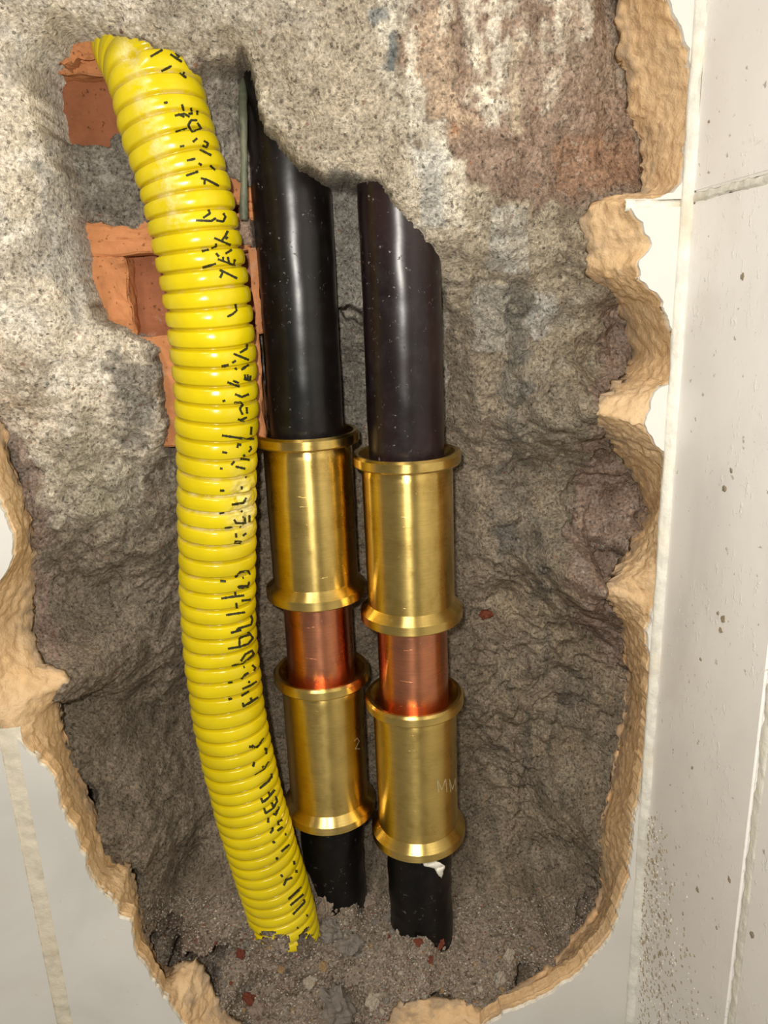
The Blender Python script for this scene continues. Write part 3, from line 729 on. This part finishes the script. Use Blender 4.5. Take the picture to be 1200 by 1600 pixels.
b0, b1 = at(338, 250, yb), at(412, 345, yb)
brick(b0.x, b1.x, b1.z, b0.z, yb + 0.001, (b0.x + .003, b0.x + .006, b1.z + .003, b1.z + .006, 0.008), M_brick, 661, 'strip of orange terracotta brick between the yellow tube and the black pipe')

# ------------------------------------------------------------------ the two water pipes
def lathe(profile, seg=72):
    """profile of (r, z) to verts and quads"""
    v, f = [], []
    for r, z in profile:
        for k in range(seg):
            a = 2 * math.pi * k / seg; v.append((r * math.cos(a), r * math.sin(a), z))
    for i in range(len(profile) - 1):
        for k in range(seg):
            j = (k + 1) % seg; f.append((i * seg + k, i * seg + j, (i + 1) * seg + j, (i + 1) * seg + k))
    return v, f
def lathe_obj(name, profile, mat, parent, sharp=True, wob=0.0, seed=0):
    v, f = lathe(profile); v = np.array(v)
    if wob:
        n = fbm(v, 45, 3, seed) * wob; r = np.linalg.norm(v[:, :2], axis=1)[:, None] + 1e-9
        v[:, :2] += v[:, :2] / r * n[:, None]
    o = new_mesh(name, v, f, mat, parent)
    if sharp:
        bm = bmesh.new(); bm.from_mesh(o.data)
        for e in bm.edges:
            if len(e.link_faces) == 2 and e.calc_face_angle(0) > math.radians(28): e.smooth = False
        bm.to_mesh(o.data); bm.free()
    return o
RP, RB, RF = 0.0140, 0.0171, 0.0202
def pipe_set(name, top_px, bot_px, Yax, keys, label, mat_black, bend):
    """keys: picture heights of upper coupling top/bottom, lower coupling top/bottom, end of pipe"""
    A = at(*top_px, Yax); B = at(*bot_px, Yax + bend)
    ax = (A - B).normalized()
    root = empty(name, B, label, 'pipe', 'water pipes in the wall hollow')
    root.rotation_mode = 'QUATERNION'; root.rotation_quaternion = Vector((0, 0, 1)).rotation_difference(ax)
    bpy.context.view_layer.update()
    def h(py_, r):
        lo, hi = -0.2, 0.6
        for _ in range(50):
            m = (lo + hi) / 2; q = B + ax * m + Vector((0, -r, 0)); _x, y = project(np.array(q))
            if y > py_: lo = m
            else: hi = m
        return m
    t1, b1, t2, b2 = h(keys[0], RF), h(keys[1], RF), h(keys[2], RF), h(keys[3], RF)
    top, end = h(keys[4], RP), h(keys[5], RP)
    def ringed(z0, z1, step): return [(RP, z0 + (z1 - z0) * k / step) for k in range(step + 1)]
    lathe_obj('black_pipe', ringed(t1 - 0.010, top, 90), mat_black, root, False, 0.00025, 3)
    p2 = lathe_obj('black_pipe', ringed(end - 0.025, b2 + 0.008, 60), M_black_low, root, False, 0.0009, 13); p2['label'] = 'lower black pipe stub'
    lathe_obj('copper_pipe', ringed(t2 - 0.008, b1 + 0.008, 20), M_copper, root, False, 0.00008, 23)
    fh, ch = 0.0046, 0.0009
    for zt, zb_ in ((t1, b1), (t2, b2)):
        fl = fh
        body = [(RB - 0.0006, zb_ + fl - 0.001), (RB, zb_ + fl + 0.0016), (RB, zb_ + fl + 0.002)] + [(RB + 0.00003 * math.sin(k), zb_ + fl + 0.002 + (zt - zb_ - 2 * fl - 0.004) * k / 24) for k in range(1, 25)] + [(RB - 0.0007, zt - fl - 0.0006), (RB - 0.0007, zt - fl + 0.001)]
        c = lathe_obj('coupling', body, M_brass, root)
        rim_t = [(RB - 0.001, zt - fl), (RF - 0.0006, zt - fl), (RF, zt - fl + 0.0007), (RF, zt - ch), (RF - ch, zt), (RF - 0.0022, zt - 0.0002), (RF - 0.0026, zt - 0.0012), (RP + 0.0004, zt - 0.0040), (RP - 0.0003, zt - 0.0055)]
        rim_b = [(RB - 0.0002, zb_ + fl + 0.0028), (RB + 0.0003, zb_ + fl + 0.0022), (RF - 0.0004, zb_ + fl - 0.0002), (RF, zb_ + fl - 0.0006), (RF, zb_ + 0.0006), (RF - 0.0006, zb_), (RP + 0.001, zb_ - 0.0002), (RP - 0.0003, zb_ + 0.0006)]
        lathe_obj('rim', rim_t, M_brass, c); lathe_obj('rim', rim_b, M_brass, c)
    return root
pipe_a = pipe_set('water_pipe', (452.5, 250), (521, 1340), 0.050, (687, 957, 1080, 1307, 60, 1425), 'left water pipe, black with brass couplings and a copper link, next to the yellow tube', M_black, 0.002)
pipe_b = pipe_set('water_pipe', (624, 350), (656.5, 1380), 0.037, (722, 996, 1122, 1350, 200, 1455), 'right water pipe, black with brass couplings set slightly lower, next to bare mortar', M_black_brown, 0.001)

# stroke writer: ribbons lying on a surface that is really there
def ribbons(name, strokes, bvh, width_px, lift, mat, parent, seed=1):
    rnd = random.Random(seed); V_, F_ = [], []
    for st in strokes:
        pts = []
        for a, b in zip(st[:-1], st[1:]):
            n = max(2, int(math.dist(a, b) / 1.0))
            pts += [(a[0] + (b[0] - a[0]) * i / n, a[1] + (b[1] - a[1]) * i / n) for i in range(n)]
        pts.append(st[-1])
        prev = None
        for i, p in enumerate(pts):
            q = pts[min(i + 1, len(pts) - 1)]; r = pts[max(i - 1, 0)]
            dx, dy = q[0] - r[0], q[1] - r[1]; l = math.hypot(dx, dy) or 1; nx, ny = -dy / l, dx / l
            wd = width_px * rnd.uniform(0.75, 1.2) / 2; row = []
            for s in (-1, 0, 1):
                hit = bvh.ray_cast(CAMP, ray(p[0] + nx * wd * s, p[1] + ny * wd * s))
                if hit[0] is None: row = None; break
                nn = hit[1] if hit[1].dot(hit[0] - CAMP) < 0 else -hit[1]
                row.append(hit[0] + nn * lift)
            if row is None: prev = None; continue
            idx = [len(V_) + k for k in range(3)]; V_ += row
            if prev and (Vector(V_[prev[1]]) - row[1]).length < 0.003:
                F_ += [(prev[0], prev[1], idx[1], idx[0]), (prev[1], prev[2], idx[2], idx[1])]
            prev = idx
    inv = parent.matrix_world.inverted() if parent else Matrix()
    return new_mesh(name, [inv @ Vector(v) for v in V_], F_, mat, parent, smooth=False)

# ------------------------------------------------------------------ yellow corrugated tube
axis_px = [(196,22,62),(212,66,47),(236,110,35),(262,205,31),(292,300,30),(312,400,30),(328,500,31),(337,600,33),(339,700,35),(339,800,37),(340,900,38),(344,1000,38),(356,1100,35),(375,1200,33),(402,1300,31),(433,1400,30),(446,1452,30),(455,1500,31)]
key = np.array([tuple(at(a, b, m * MM)) for a, b, m in axis_px])
def catmull(K, n):
    out = []
    for i in range(len(K) - 1):
        p0, p1, p2, p3_ = K[max(i - 1, 0)], K[i], K[i + 1], K[min(i + 2, len(K) - 1)]
        for j in range(n):
            t = j / n
            out.append(0.5 * ((2 * p1) + (-p0 + p2) * t + (2 * p0 - 5 * p1 + 4 * p2 - p3_) * t * t + (-p0 + 3 * p1 - 3 * p2 + p3_) * t ** 3))
    out.append(K[-1]); return np.array(out)
cur = catmull(key, 30); seg = np.linalg.norm(np.diff(cur, axis=0), axis=1); s_cum = np.concatenate([[0], np.cumsum(seg)])
total = s_cum[-1]; PITCH_T = 0.0065; SUB = 26
RT = 0.0142; DEPTH = 0.0017
ns = int(total / PITCH_T * SUB); ss = np.linspace(0, total, ns)
cen = np.stack([np.interp(ss, s_cum, cur[:, i]) for i in range(3)], 1)
tan = np.gradient(cen, axis=0); tan /= np.linalg.norm(tan, axis=1)[:, None]
for _ in range(20): tan = (np.roll(tan, 1, 0) + tan + np.roll(tan, -1, 0)); tan[0] = tan[1]; tan[-1] = tan[-2]; tan /= np.linalg.norm(tan, axis=1)[:, None]
_ax, ay = project(cen)                      # the corrugations are squeezed where the tube bends, stretched between
pit_mm = np.interp(ay, [0, 300, 500, 700, 1000, 1150, 1250, 1500], [5.1, 5.3, 6.1, 6.5, 6.3, 5.6, 4.9, 4.7]) * MM
ph = np.cumsum((ss[1] - ss[0]) / pit_mm) % 1.0
prof = sstep(0.0, 0.15, ph) * sstep(1.0, 0.85, ph)          # broad flat crests, narrow grooves
NA = 96; ang = np.linspace(0, 2 * np.pi, NA, endpoint=False)
ref = np.array([0, -1.0, 0]); e1 = ref - tan * (tan @ ref)[:, None]; e1 /= np.linalg.norm(e1, axis=1)[:, None]; e2 = np.cross(tan, e1)
crown = 0.00035 * np.sin(np.clip((ph - 0.15) / 0.7, 0, 1) * math.pi)
taper = 1 - 0.10 * sstep(0.030, 0.0, ss)
rad = (RT - DEPTH * (pit_mm / 0.0065) * (1 - prof) + crown) * taper
R2 = rad[:, None].repeat(NA, 1)
# gouge where the tube was scraped (about two thirds down its upper half)
tp = cen[:, None] + (np.cos(ang)[None, :, None] * e1[:, None] + np.sin(ang)[None, :, None] * e2[:, None]) * R2[..., None]
tpx, tpy = project(tp)
dmg = np.exp(-(((tpx - 380) / 18) ** 2 + ((tpy - 790) / 40) ** 2)) * (tp[..., 1] < cen[:, None, 1])
nz = fbm(tp.reshape(-1, 3), 260, 3, 701).reshape(dmg.shape)
R2 -= dmg * 0.0011 * (0.6 + nz * 2.0)
dm2 = np.exp(-(((tpx - 200) / 16) ** 2 + ((tpy - 84) / 16) ** 2)) * (tp[..., 1] < cen[:, None, 1]); R2 -= dm2 * 0.0022
R2 += fbm(tp.reshape(-1, 3), 60, 2, 711).reshape(dmg.shape) * 0.00035
tp = cen[:, None] + (np.cos(ang)[None, :, None] * e1[:, None] + np.sin(ang)[None, :, None] * e2[:, None]) * R2[..., None]
# ragged end near the rubble
keep = np.ones((ns, NA), dtype=bool)
rag = fbm(tp.reshape(-1, 3), 110, 3, 721).reshape(ns, NA)
tx, ty = project(tp); frontm = tp[..., 1] < cen[:, None, 1] + 0.004
cutline = 1462 + rag * 26 - 26 * np.clip((400 - tx) / 40, 0, 1)
keep &= ~((ty > cutline) & frontm)
keep |= (np.abs(tx - 458 + (ty - 1480) * 0.1) < 8) & (ty < 1488) & frontm
tube = grid_mesh('corrugated_tube', (tp - key[9]).transpose(1, 0, 2), M_yellow, None, keep=keep.T, closed_u=True)
tube.location = Vector(key[9]); bpy.context.view_layer.update()
sc_ = np.maximum(dmg * 1.1, dm2)
sc_ = np.maximum(sc_, np.exp(-((ty - 790) / 45) ** 2) * (1 - prof)[:, None] * 0.9)
sc_ = np.maximum(sc_, 0.55 * np.exp(-(((tx - (215 + (ty - 130) * 0.28)) / 14) ** 2)) * (ty < 360))  # pale highlight painted into the colour along the tube's upper left edge
set_attr(tube, 'groove', (1 - prof)[:, None].repeat(NA, 1).T.reshape(-1)); set_attr(tube, 'scuff_highlight', np.clip(sc_, 0, 1).T.reshape(-1))
tag(tube, 'bright yellow corrugated plastic tube with black printed lettering, left of the pipes', 'tube')
BV_tube = bvh_of([tube])
def T(ox, oy, s, L): return [[(ox + x / s, oy + y / s) for x, y in st] for st in L]
STROKES = (T(160,40,5.0,[[(375,245),(470,190)],[(460,355),(540,315)],[(530,225),(620,285)],[(570,215),(600,250)],[(600,370),(655,410)],[(625,385),(640,360)],[(480,605),(510,600)],[(620,615),(635,665)],[(690,640),(700,690),(670,690)],[(740,660),(740,700)],[(565,705),(640,690),(680,715)],[(590,690),(640,715)],[(740,740),(690,740),(670,780),(700,830),(770,800),(740,760)],[(570,830),(660,800)],[(705,910),(740,880)],[(790,900),(825,920),(810,950),(780,935)],[(760,970),(850,1015)],[(605,945),(640,938)],[(660,1055),(725,1040)],[(750,1075),(775,1090)],[(840,1090),(880,1130)]])
 + T(220,260,5.4545,[[(385,80),(490,45)],[(510,100),(545,110),(540,155)],[(545,105),(665,165)],[(575,370),(590,400),(530,440)],[(470,460),(600,465),(640,440)],[(640,460),(700,470),(720,430),(700,400)],[(625,610),(765,670)],[(690,630),(720,590),(740,550)],[(720,620),(740,600)],[(640,655),(640,680),(600,700)],[(520,725),(580,710)],[(525,862),(640,828)],[(720,745),(775,710)],[(655,790),(805,845)],[(700,770),(700,800)],[(740,770),(750,820)],[(800,790),(790,840)],[(640,740),(665,770)],[(670,885),(700,895),(675,950)],[(690,890),(820,955)],[(805,1170),(815,1230),(780,1260),(735,1282)]])
 + T(250,480,6.667,[[(765,485),(925,550)],[(830,475),(905,430),(905,385)],[(640,615),(715,600)],[(670,600),(680,625)],[(750,580),(790,555)],[(780,635),(800,655)],[(845,655),(925,600)],[(870,745),(940,765)],[(880,700),(890,750)],[(910,700),(915,755)],[(940,710),(935,765)],[(700,780),(830,830)],[(760,765),(820,790)],[(780,905),(850,935),(925,905)],[(650,980),(680,970)],[(770,995),(840,990),(860,1020),(830,1060),(860,1120)],[(900,1040),(905,1110)],[(810,1165),(880,1190)],[(830,1180),(905,1145)],[(950,1245),(945,1330)],[(645,1335),(890,1370)],[(890,1370),(980,1375)]])
 + T(260,680,7.06,[[(780,140),(790,100),(825,110)],[(615,185),(670,195)],[(920,120),(935,150),(905,185)],[(850,210),(860,235)],[(815,260),(920,275)],[(750,290),(715,330)],[(590,365),(620,370)],[(760,345),(870,370)],[(870,460),(885,470)],[(830,560),(830,600)],[(590,610),(640,610)],[(720,765),(850,745),(880,690)],[(585,865),(640,855)],[(820,850),(840,835)],[(745,930),(770,970),(870,970),(860,910),(840,895)],[(915,880),(915,960)],[(640,1025),(730,1015)],[(765,1080),(770,1130)],[(840,1110),(880,1080)],[(745,1190),(820,1190)],[(750,1170),(830,1175)],[(810,1010),(820,1020)]])
 + T(260,880,6.667,[[(715,150),(770,90),(850,80),(870,120)],[(790,155),(805,150)],[(745,235),(760,255),(850,250),(860,190)],[(760,240),(850,235)],[(560,185),(620,190)],[(570,368),(690,350),(810,335)],[(715,300),(720,345)],[(780,390),(880,378)],[(725,410),(735,475)],[(620,540),(820,510)],[(880,545),(895,590),(880,640),(750,680),(730,700)],[(670,725),(780,695)],[(640,890),(760,870),(850,840),(900,780),(860,725),(840,725)],[(760,865),(760,790),(775,775),(880,740)],[(680,1070),(800,1040),(910,950),(890,910),(820,950),(775,1020)],[(780,1210),(820,1160),(855,1140)],[(800,1085),(815,1080)],[(890,1060),(925,1090),(910,1120)],[(640,1248),(690,1240)],[(790,1310),(880,1270),(940,1230)],[(860,1225),(860,1250)],[(780,1385),(860,1335)],[(645,1420),(685,1412)],[(795,1450),(800,1490),(870,1450),(955,1395)],[(875,1400),(890,1440)]])
 + T(290,1100,5.714,[[(565,380),(640,385),(700,305)],[(590,365),(620,395)],[(700,400),(720,400),(720,450)],[(600,560),(615,520)],[(615,630),(700,580),(745,515)],[(680,565),(700,560)],[(660,755),(740,690),(770,650),(765,620)],[(675,840),(685,880),(740,835),(795,765)],[(740,785),(750,820)],[(700,930),(715,975),(780,930),(815,870),(805,820)],[(770,880),(780,920)],[(740,1015),(735,1060)],[(780,980),(805,990),(835,915)],[(770,1100),(780,1120),(755,1155)],[(830,1085),(825,1050),(865,1035)],[(820,1130),(860,1100)],[(885,1165),(898,1160)],[(780,1240),(800,1230)]])
 + T(330,1280,6.316,[[(650,115),(705,75)],[(725,150),(740,150)],[(605,235),(625,220)],[(690,320),(770,250)],[(635,380),(655,385),(640,400)],[(815,410),(820,450)],[(840,500),(840,530)],[(685,545),(705,570)],[(715,655),(740,600),(800,575)],[(760,790),(890,670)],[(780,850),(910,740)],[(805,940),(920,820),(915,790)],[(850,1080),(860,1065)],[(940,940),(950,960)]]))
ink = ribbons('lettering', STROKES, BV_tube, 3.7, 0.00012, M_ink, tube, 3); ink['label'] = 'black ink lettering printed down the tube'

# stamped marks on the brass of the right and left pipes
bpy.context.view_layer.update()
def mesh_kids(r): return [c for c in r.children_recursive if c.type == 'MESH']
def bvh_world(objs):
    vs, fs = [], []
    for o in objs:
        n = len(vs); vs += [tuple(o.matrix_world @ v.co) for v in o.data.vertices]; fs += [[i + n for i in p.vertices] for p in o.data.polygons]
    return BVHTree.FromPolygons(vs, fs)
BV_b = bvh_world(mesh_kids(pipe_b)); BV_a = bvh_world(mesh_kids(pipe_a))
cb = [c for c in pipe_b.children if c.name.startswith('coupling')][1]; ca = [c for c in pipe_a.children if c.name.startswith('coupling')][1]
ribbons('stamp', [[(683,1218),(685,1238)],[(683,1218),(690,1234),(696,1217)],[(696,1217),(698,1238)],[(702,1217),(704,1238)],[(702,1217),(707,1234),(711,1216)],[(711,1216),(712,1237)]], BV_b, 1.5, 0.00008, M_etch, cb, 5)
ribbons('stamp', [[(553,1158),(558,1153),(561,1158),(555,1170),(562,1170)]], BV_a, 1.3, 0.00008, M_etch, ca, 6)

# ------------------------------------------------------------------ thin grey-green sheath by the left pipe
def tube_mesh(name, pts, radii, mat, parent=None, na=20, nseed=None, amp=0.0, step=12):
    K = catmull(np.array(pts), step); n = len(K); R_ = np.interp(np.linspace(0, len(pts) - 1, n), range(len(pts)), radii)
    t_ = np.gradient(K, axis=0); t_ /= np.linalg.norm(t_, axis=1)[:, None]
    a1 = np.cross(t_, np.array([0.3, 1, 0.1])); a1 /= np.linalg.norm(a1, axis=1)[:, None]; a2 = np.cross(t_, a1)
    an = np.linspace(0, 2 * np.pi, na, endpoint=False)
    P = K[:, None] + (np.cos(an)[None, :, None] * a1[:, None] + np.sin(an)[None, :, None] * a2[:, None]) * R_[:, None, None]
    if nseed is not None: P += (fbm(P.reshape(-1, 3), 200, 3, nseed) * amp).reshape(n, na, 1) * np.array([1, 1, 0.3])
    P = np.concatenate([K[:1, None].repeat(na, 1), P, K[-1:, None].repeat(na, 1)], 0)
    return grid_mesh(name, P.transpose(1, 0, 2), mat, parent, closed_u=True)
rod = tube_mesh('thin_sheath', [tuple(at(a, b, m * MM)) for a, b, m in [(370,92,56),(378,135,46),(380,180,40),(381,240,39),(381,300,39),(381,338,39),(381,344,39)]], [.0014,.0016,.0014,.0011,.0012,.0014,.0010], M_rod, nseed=801, amp=0.0003)
tag(rod, 'thin grey-green sheath stub hanging along the left edge of the upper black pipe', 'cable')

# white sealing tape under the right pipe's lowest coupling
tape_pts = [[(652,1341),(662,1338)],[(664,1352),(676,1343)],[(676,1356),(690,1349)],[(684,1363),(694,1352)],[(689,1372),(692,1362)]]
TV = []
for i, (a, b) in enumerate(tape_pts):
    for q in (a, b):
        TV.append(at(q[0], q[1], 0.037 - 0.0158 - 0.0012 * math.sin(i)))
TF = [(2 * i, 2 * i + 1, 2 * i + 3, 2 * i + 2) for i in range(4)]
tp_o = new_mesh('tape_scrap', TV, TF, M_tape)
bm = bmesh.new(); bm.from_mesh(tp_o.data); bmesh.ops.subdivide_edges(bm, edges=bm.edges[:], cuts=3, use_grid_fill=True)
co = np.array([tuple(v.co) for v in bm.verts]); a_n = fbm(co, 400, 3, 811) * 0.0014
for i, v in enumerate(bm.verts): v.co += Vector((a_n[i], a_n[i], -a_n[i]))
g_ = bmesh.ops.solidify(bm, geom=bm.faces[:], thickness=0.0004); bm.to_mesh(tp_o.data); bm.free()
tag(tp_o, 'torn white scrap of tape under the lowest brass coupling of the right pipe', 'tape')

# ------------------------------------------------------------------ stones, mortar chunks and crumbs on the floor of the hollow
def chunk_mesh(name, seed, mat, sub=2):
    bm = bmesh.new(); bmesh.ops.create_icosphere(bm, subdivisions=sub, radius=1)
    co = np.array([tuple(v.co) for v in bm.verts]); n = fbm(co, 0.9, 3, seed) * 0.65; n2 = fbm(co, 2.6, 4, seed + 1) * 0.34
    rs = random.Random(seed); sx, sy, sz = rs.uniform(.85, 1.15), rs.uniform(.7, 1.0), rs.uniform(.65, .95)
    for i, v in enumerate(bm.verts):
        k = 1 + n[i] + n2[i]; v.co = Vector((v.co.x * sx * k, v.co.y * sy * k, v.co.z * sz * k))
    me = bpy.data.meshes.new(name); bm.to_mesh(me); bm.free()
    me.polygons.foreach_set('use_smooth', [False] * len(me.polygons)); me.materials.append(mat); return me
M_c_grey = plain('chunk_grey', (0.37, 0.325, 0.285), 0.92, 900, 0.0014, spec=0.15, vary=0.4)
M_c_pink = plain('chunk_pinkish', (0.46, 0.36, 0.29), 0.92, 900, 0.0014, spec=0.15, vary=0.4)
M_c_red = plain('chunk_brick', (0.24, 0.065, 0.035), 0.85, 500, 0.0006, vary=0.4)
M_c_tan = plain('chunk_tan', (0.50, 0.33, 0.17), 0.92, 500, 0.0008, vary=0.3)
M_c_pale = plain('chunk_pale', (0.56, 0.49, 0.39), 0.85, 500, 0.0006, vary=0.3)
def drop(name, me, px_, py_, r, label, cat, group=None, sink=0.35, seed=0):
    hit = BV_wall.ray_cast(CAMP, ray(px_, py_))
    if hit[0] is None: return None
    n = hit[1] if hit[1].y < 0 else -hit[1]
    o = bpy.data.objects.new(name, me); COL.objects.link(o); o.location = hit[0] + n * r * (0.7 - sink)
    rs = random.Random(seed); o.rotation_euler = (rs.uniform(0, 6), rs.uniform(0, 6), rs.uniform(0, 6)); s = r * rs.uniform(.95, 1.05); o.scale = (s, s, s)
    return tag(o, label, cat, group)
PXM = 0.32 / F
big_list = [(505,1419,17,M_c_pink,'squarish mortar chunk leaning on the left pipe foot'),(575,1411,15,M_c_pink,'pinkish mortar chunk between the feet of the two pipes'),
 (517,1452,19,M_c_grey,'lumpy mortar chunk below the squarish one, right of the tube end'),(612,1432,10,M_c_grey,'small mortar chunk touching the foot of the right pipe'),
 (540,1478,18,M_c_grey,'grey mortar lump midway below the two pipes'),(506,1509,8,M_c_tan,'small tan crumb in the rubble below the pipes'),
 (528,1572,25,M_c_grey,'largest grey lump at the bottom centre of the rubble'),(584,1560,12,M_c_pale,'pale stone right of the largest grey lump'),
 (782,1530,10,M_c_pale,'pale flat pebble near the lower right tile edge'),(795,1495,9,M_c_pale,'tan-white pebble on the right slope of the rubble'),
 (386,1562,10,M_c_red,'dark red brick crumb near the lower left cream edge'),(398,1575,13,M_c_pink,'pink stone beside the red brick crumb'),
 (655,1472,6,M_c_red,'red brick crumb below the foot of the right pipe'),(686,1474,7,M_c_red,'reddish-brown crumb right of the right pipe foot'),
 (670,1500,5,M_c_red,'dark crumb of brick in the middle of the rubble'),(486,1532,11,M_c_pale,'bluish grey pebble left of the bottom lump'),
 (437,1513,7,M_c_tan,'tan crumb left of the pipes on the rubble'),(375,1490,8,M_c_red,'reddish crumb on the rubble left of the tube end')]
for i, (a, b, r, m, lab) in enumerate(big_list):
    drop('mortar_chunk' if m in (M_c_grey, M_c_pink) else 'crumb', chunk_mesh('chunk', 900 + i * 3, m, 4), a, b, r * PXM, lab, 'stone', 'loose pieces in the rubble', seed=i)
frag = drop('brick_fragment', chunk_mesh('brick_fragment', 977, M_c_red, 3), 760, 960, 12 * PXM, 'dark red brick fragment stuck in the mortar right of the couplings', 'brick', sink=0.75, seed=4)
kinds = [chunk_mesh('small_stone', 1000 + i * 5, [M_c_grey, M_c_pink, M_c_pale, M_c_grey, M_c_red, M_c_grey, M_c_tan, M_c_pink][i], 2) for i in range(8)]
rnd = random.Random(7)
cnt = 0
while cnt < 170:
    a, b = rnd.uniform(330, 880), rnd.uniform(1420, 1596)
    if b < 1460 and (a < 480 or a > 720): continue
    if b < 1600 - (a - 640) * 0.35 * 0 and a > 800 and b > 1530: continue
    if a < 360 and b > 1540: continue
    r = rnd.choice([2.4, 2.8, 3.2, 4.0, 5.2]) * PXM
    k = rnd.randrange(8); kd = ['grey mortar bit', 'pinkish mortar bit', 'pale pebble', 'grey mortar bit', 'dark red brick crumb', 'grey mortar bit', 'tan adhesive crumb', 'pinkish mortar bit'][k]
    if k in (4, 6): r *= 0.75
    if drop('small_stone', kinds[k], a, b, r, 'small ' + kd + ' loose in the rubble at the bottom of the hollow', 'stone', 'small ' + kd + 's in the rubble', seed=cnt + 50): cnt += 1
# crumbs nobody could count
bmv, bmf = [], []
octa = [(1,0,0),(-1,0,0),(0,1,0),(0,-1,0),(0,0,1),(0,0,-1)]; of = [(0,2,4),(2,1,4),(1,3,4),(3,0,4),(2,0,5),(1,2,5),(3,1,5),(0,3,5)]
def scatter(n, box, rmin, rmax, surf, seed, lift=0.2):
    vs, fs = [], []; r_ = random.Random(seed)
    for _ in range(n):
        a, b = r_.uniform(box[0], box[1]), r_.uniform(box[2], box[3])
        a = a if not callable(surf) else a
        hit = surf.ray_cast(CAMP, ray(a, b))
        if hit[0] is None: continue
        c = hit[0]; r = r_.uniform(rmin, rmax) ** 1.0; k = len(vs)
        for v in octa: vs.append((c.x + v[0] * r * r_.uniform(.6, 1.2), c.y + v[1] * r * r_.uniform(.6, 1.2) - r * lift, c.z + v[2] * r * r_.uniform(.6, 1.2)))
        fs += [tuple(q + k for q in f) for f in of]
    return vs, fs
vs, fs, mi = [], [], []
for k, (n_, seed_, mx) in enumerate([(6500, 11, 0.0007), (1400, 12, 0.0006), (500, 13, 0.0006)]):
    a_v, a_f = scatter(n_, (230, 930, 1400, 1620), 0.0002, mx, BV_wall, seed_)
    fs += [tuple(q + len(vs) for q in f) for f in a_f]; vs += a_v; mi += [k] * len(a_f)
gv = new_mesh('gravel', vs, fs, M_c_grey, wall, smooth=False); gv.data.materials.append(M_c_pale); gv.data.materials.append(M_c_red)
gv.data.polygons.foreach_set('material_index', mi); tag(gv, 'fine grit and sand covering the bottom of the hollow', kind='stuff')

# specks and dribbles of mortar on the side wall
bpy.context.view_layer.update()
BV_side = bvh_world([c for c in back.children if c.name.startswith('tile')])
M_speck = plain('dirt', (0.40, 0.33, 0.23), 0.9, 700, 0.0006, vary=0.5)
spk = chunk_mesh('speck', 1301, M_speck, 2)
for i, (a, b, r) in enumerate([(1160,432,6),(1132,763,7),(1143,735,5),(1130,968,8),(1126,985,6),(1122,958,4),(1095,1030,4),(1140,1375,6),(1082,1200,4),(1090,1390,6),(1175,1460,7),(1030,1430,6),(1032,1490,6),(945,1500,4),(1108,190,3)]):
    hit = BV_side.ray_cast(CAMP, ray(a, b))
    if hit[0] is None: continue
    o = bpy.data.objects.new('mortar_speck', spk); COL.objects.link(o); o.parent = back; o.location = hit[0]
    o.rotation_euler = (i * 1.3, 0, 0); o.scale = (0.0003, r * 0.00017, r * 0.00022)
vs, fs, mi = [], [], []
r_ = random.Random(33)
for _ in range(900):
    b = 1270 + 340 * r_.random() ** 0.8; a = 1006 + abs(r_.gauss(0, 1)) * (14 + (b - 1270) * 0.10) - (b - 1270) * 0.03
    hit = BV_side.ray_cast(CAMP, ray(a, b))
    if hit[0] is None: continue
    c = hit[0]; r = r_.uniform(0.0002, 0.0008); k = len(vs)
    for v in octa: vs.append((c.x + v[0] * 0.0003, c.y + v[1] * r * r_.uniform(.6, 1.3), c.z + v[2] * r * r_.uniform(.6, 1.8)))
    fs += [tuple(q + k for q in f) for f in of]; mi += [r_.choice([0, 0, 0, 0, 1])] * len(of)
dr = new_mesh('mortar_dribble', vs, fs, M_speck, back, smooth=False); dr.data.materials.append(M_tape)
dr.data.polygons.foreach_set('material_index', mi); tag(dr, 'rough mortar splashes low in the corner', kind='stuff')
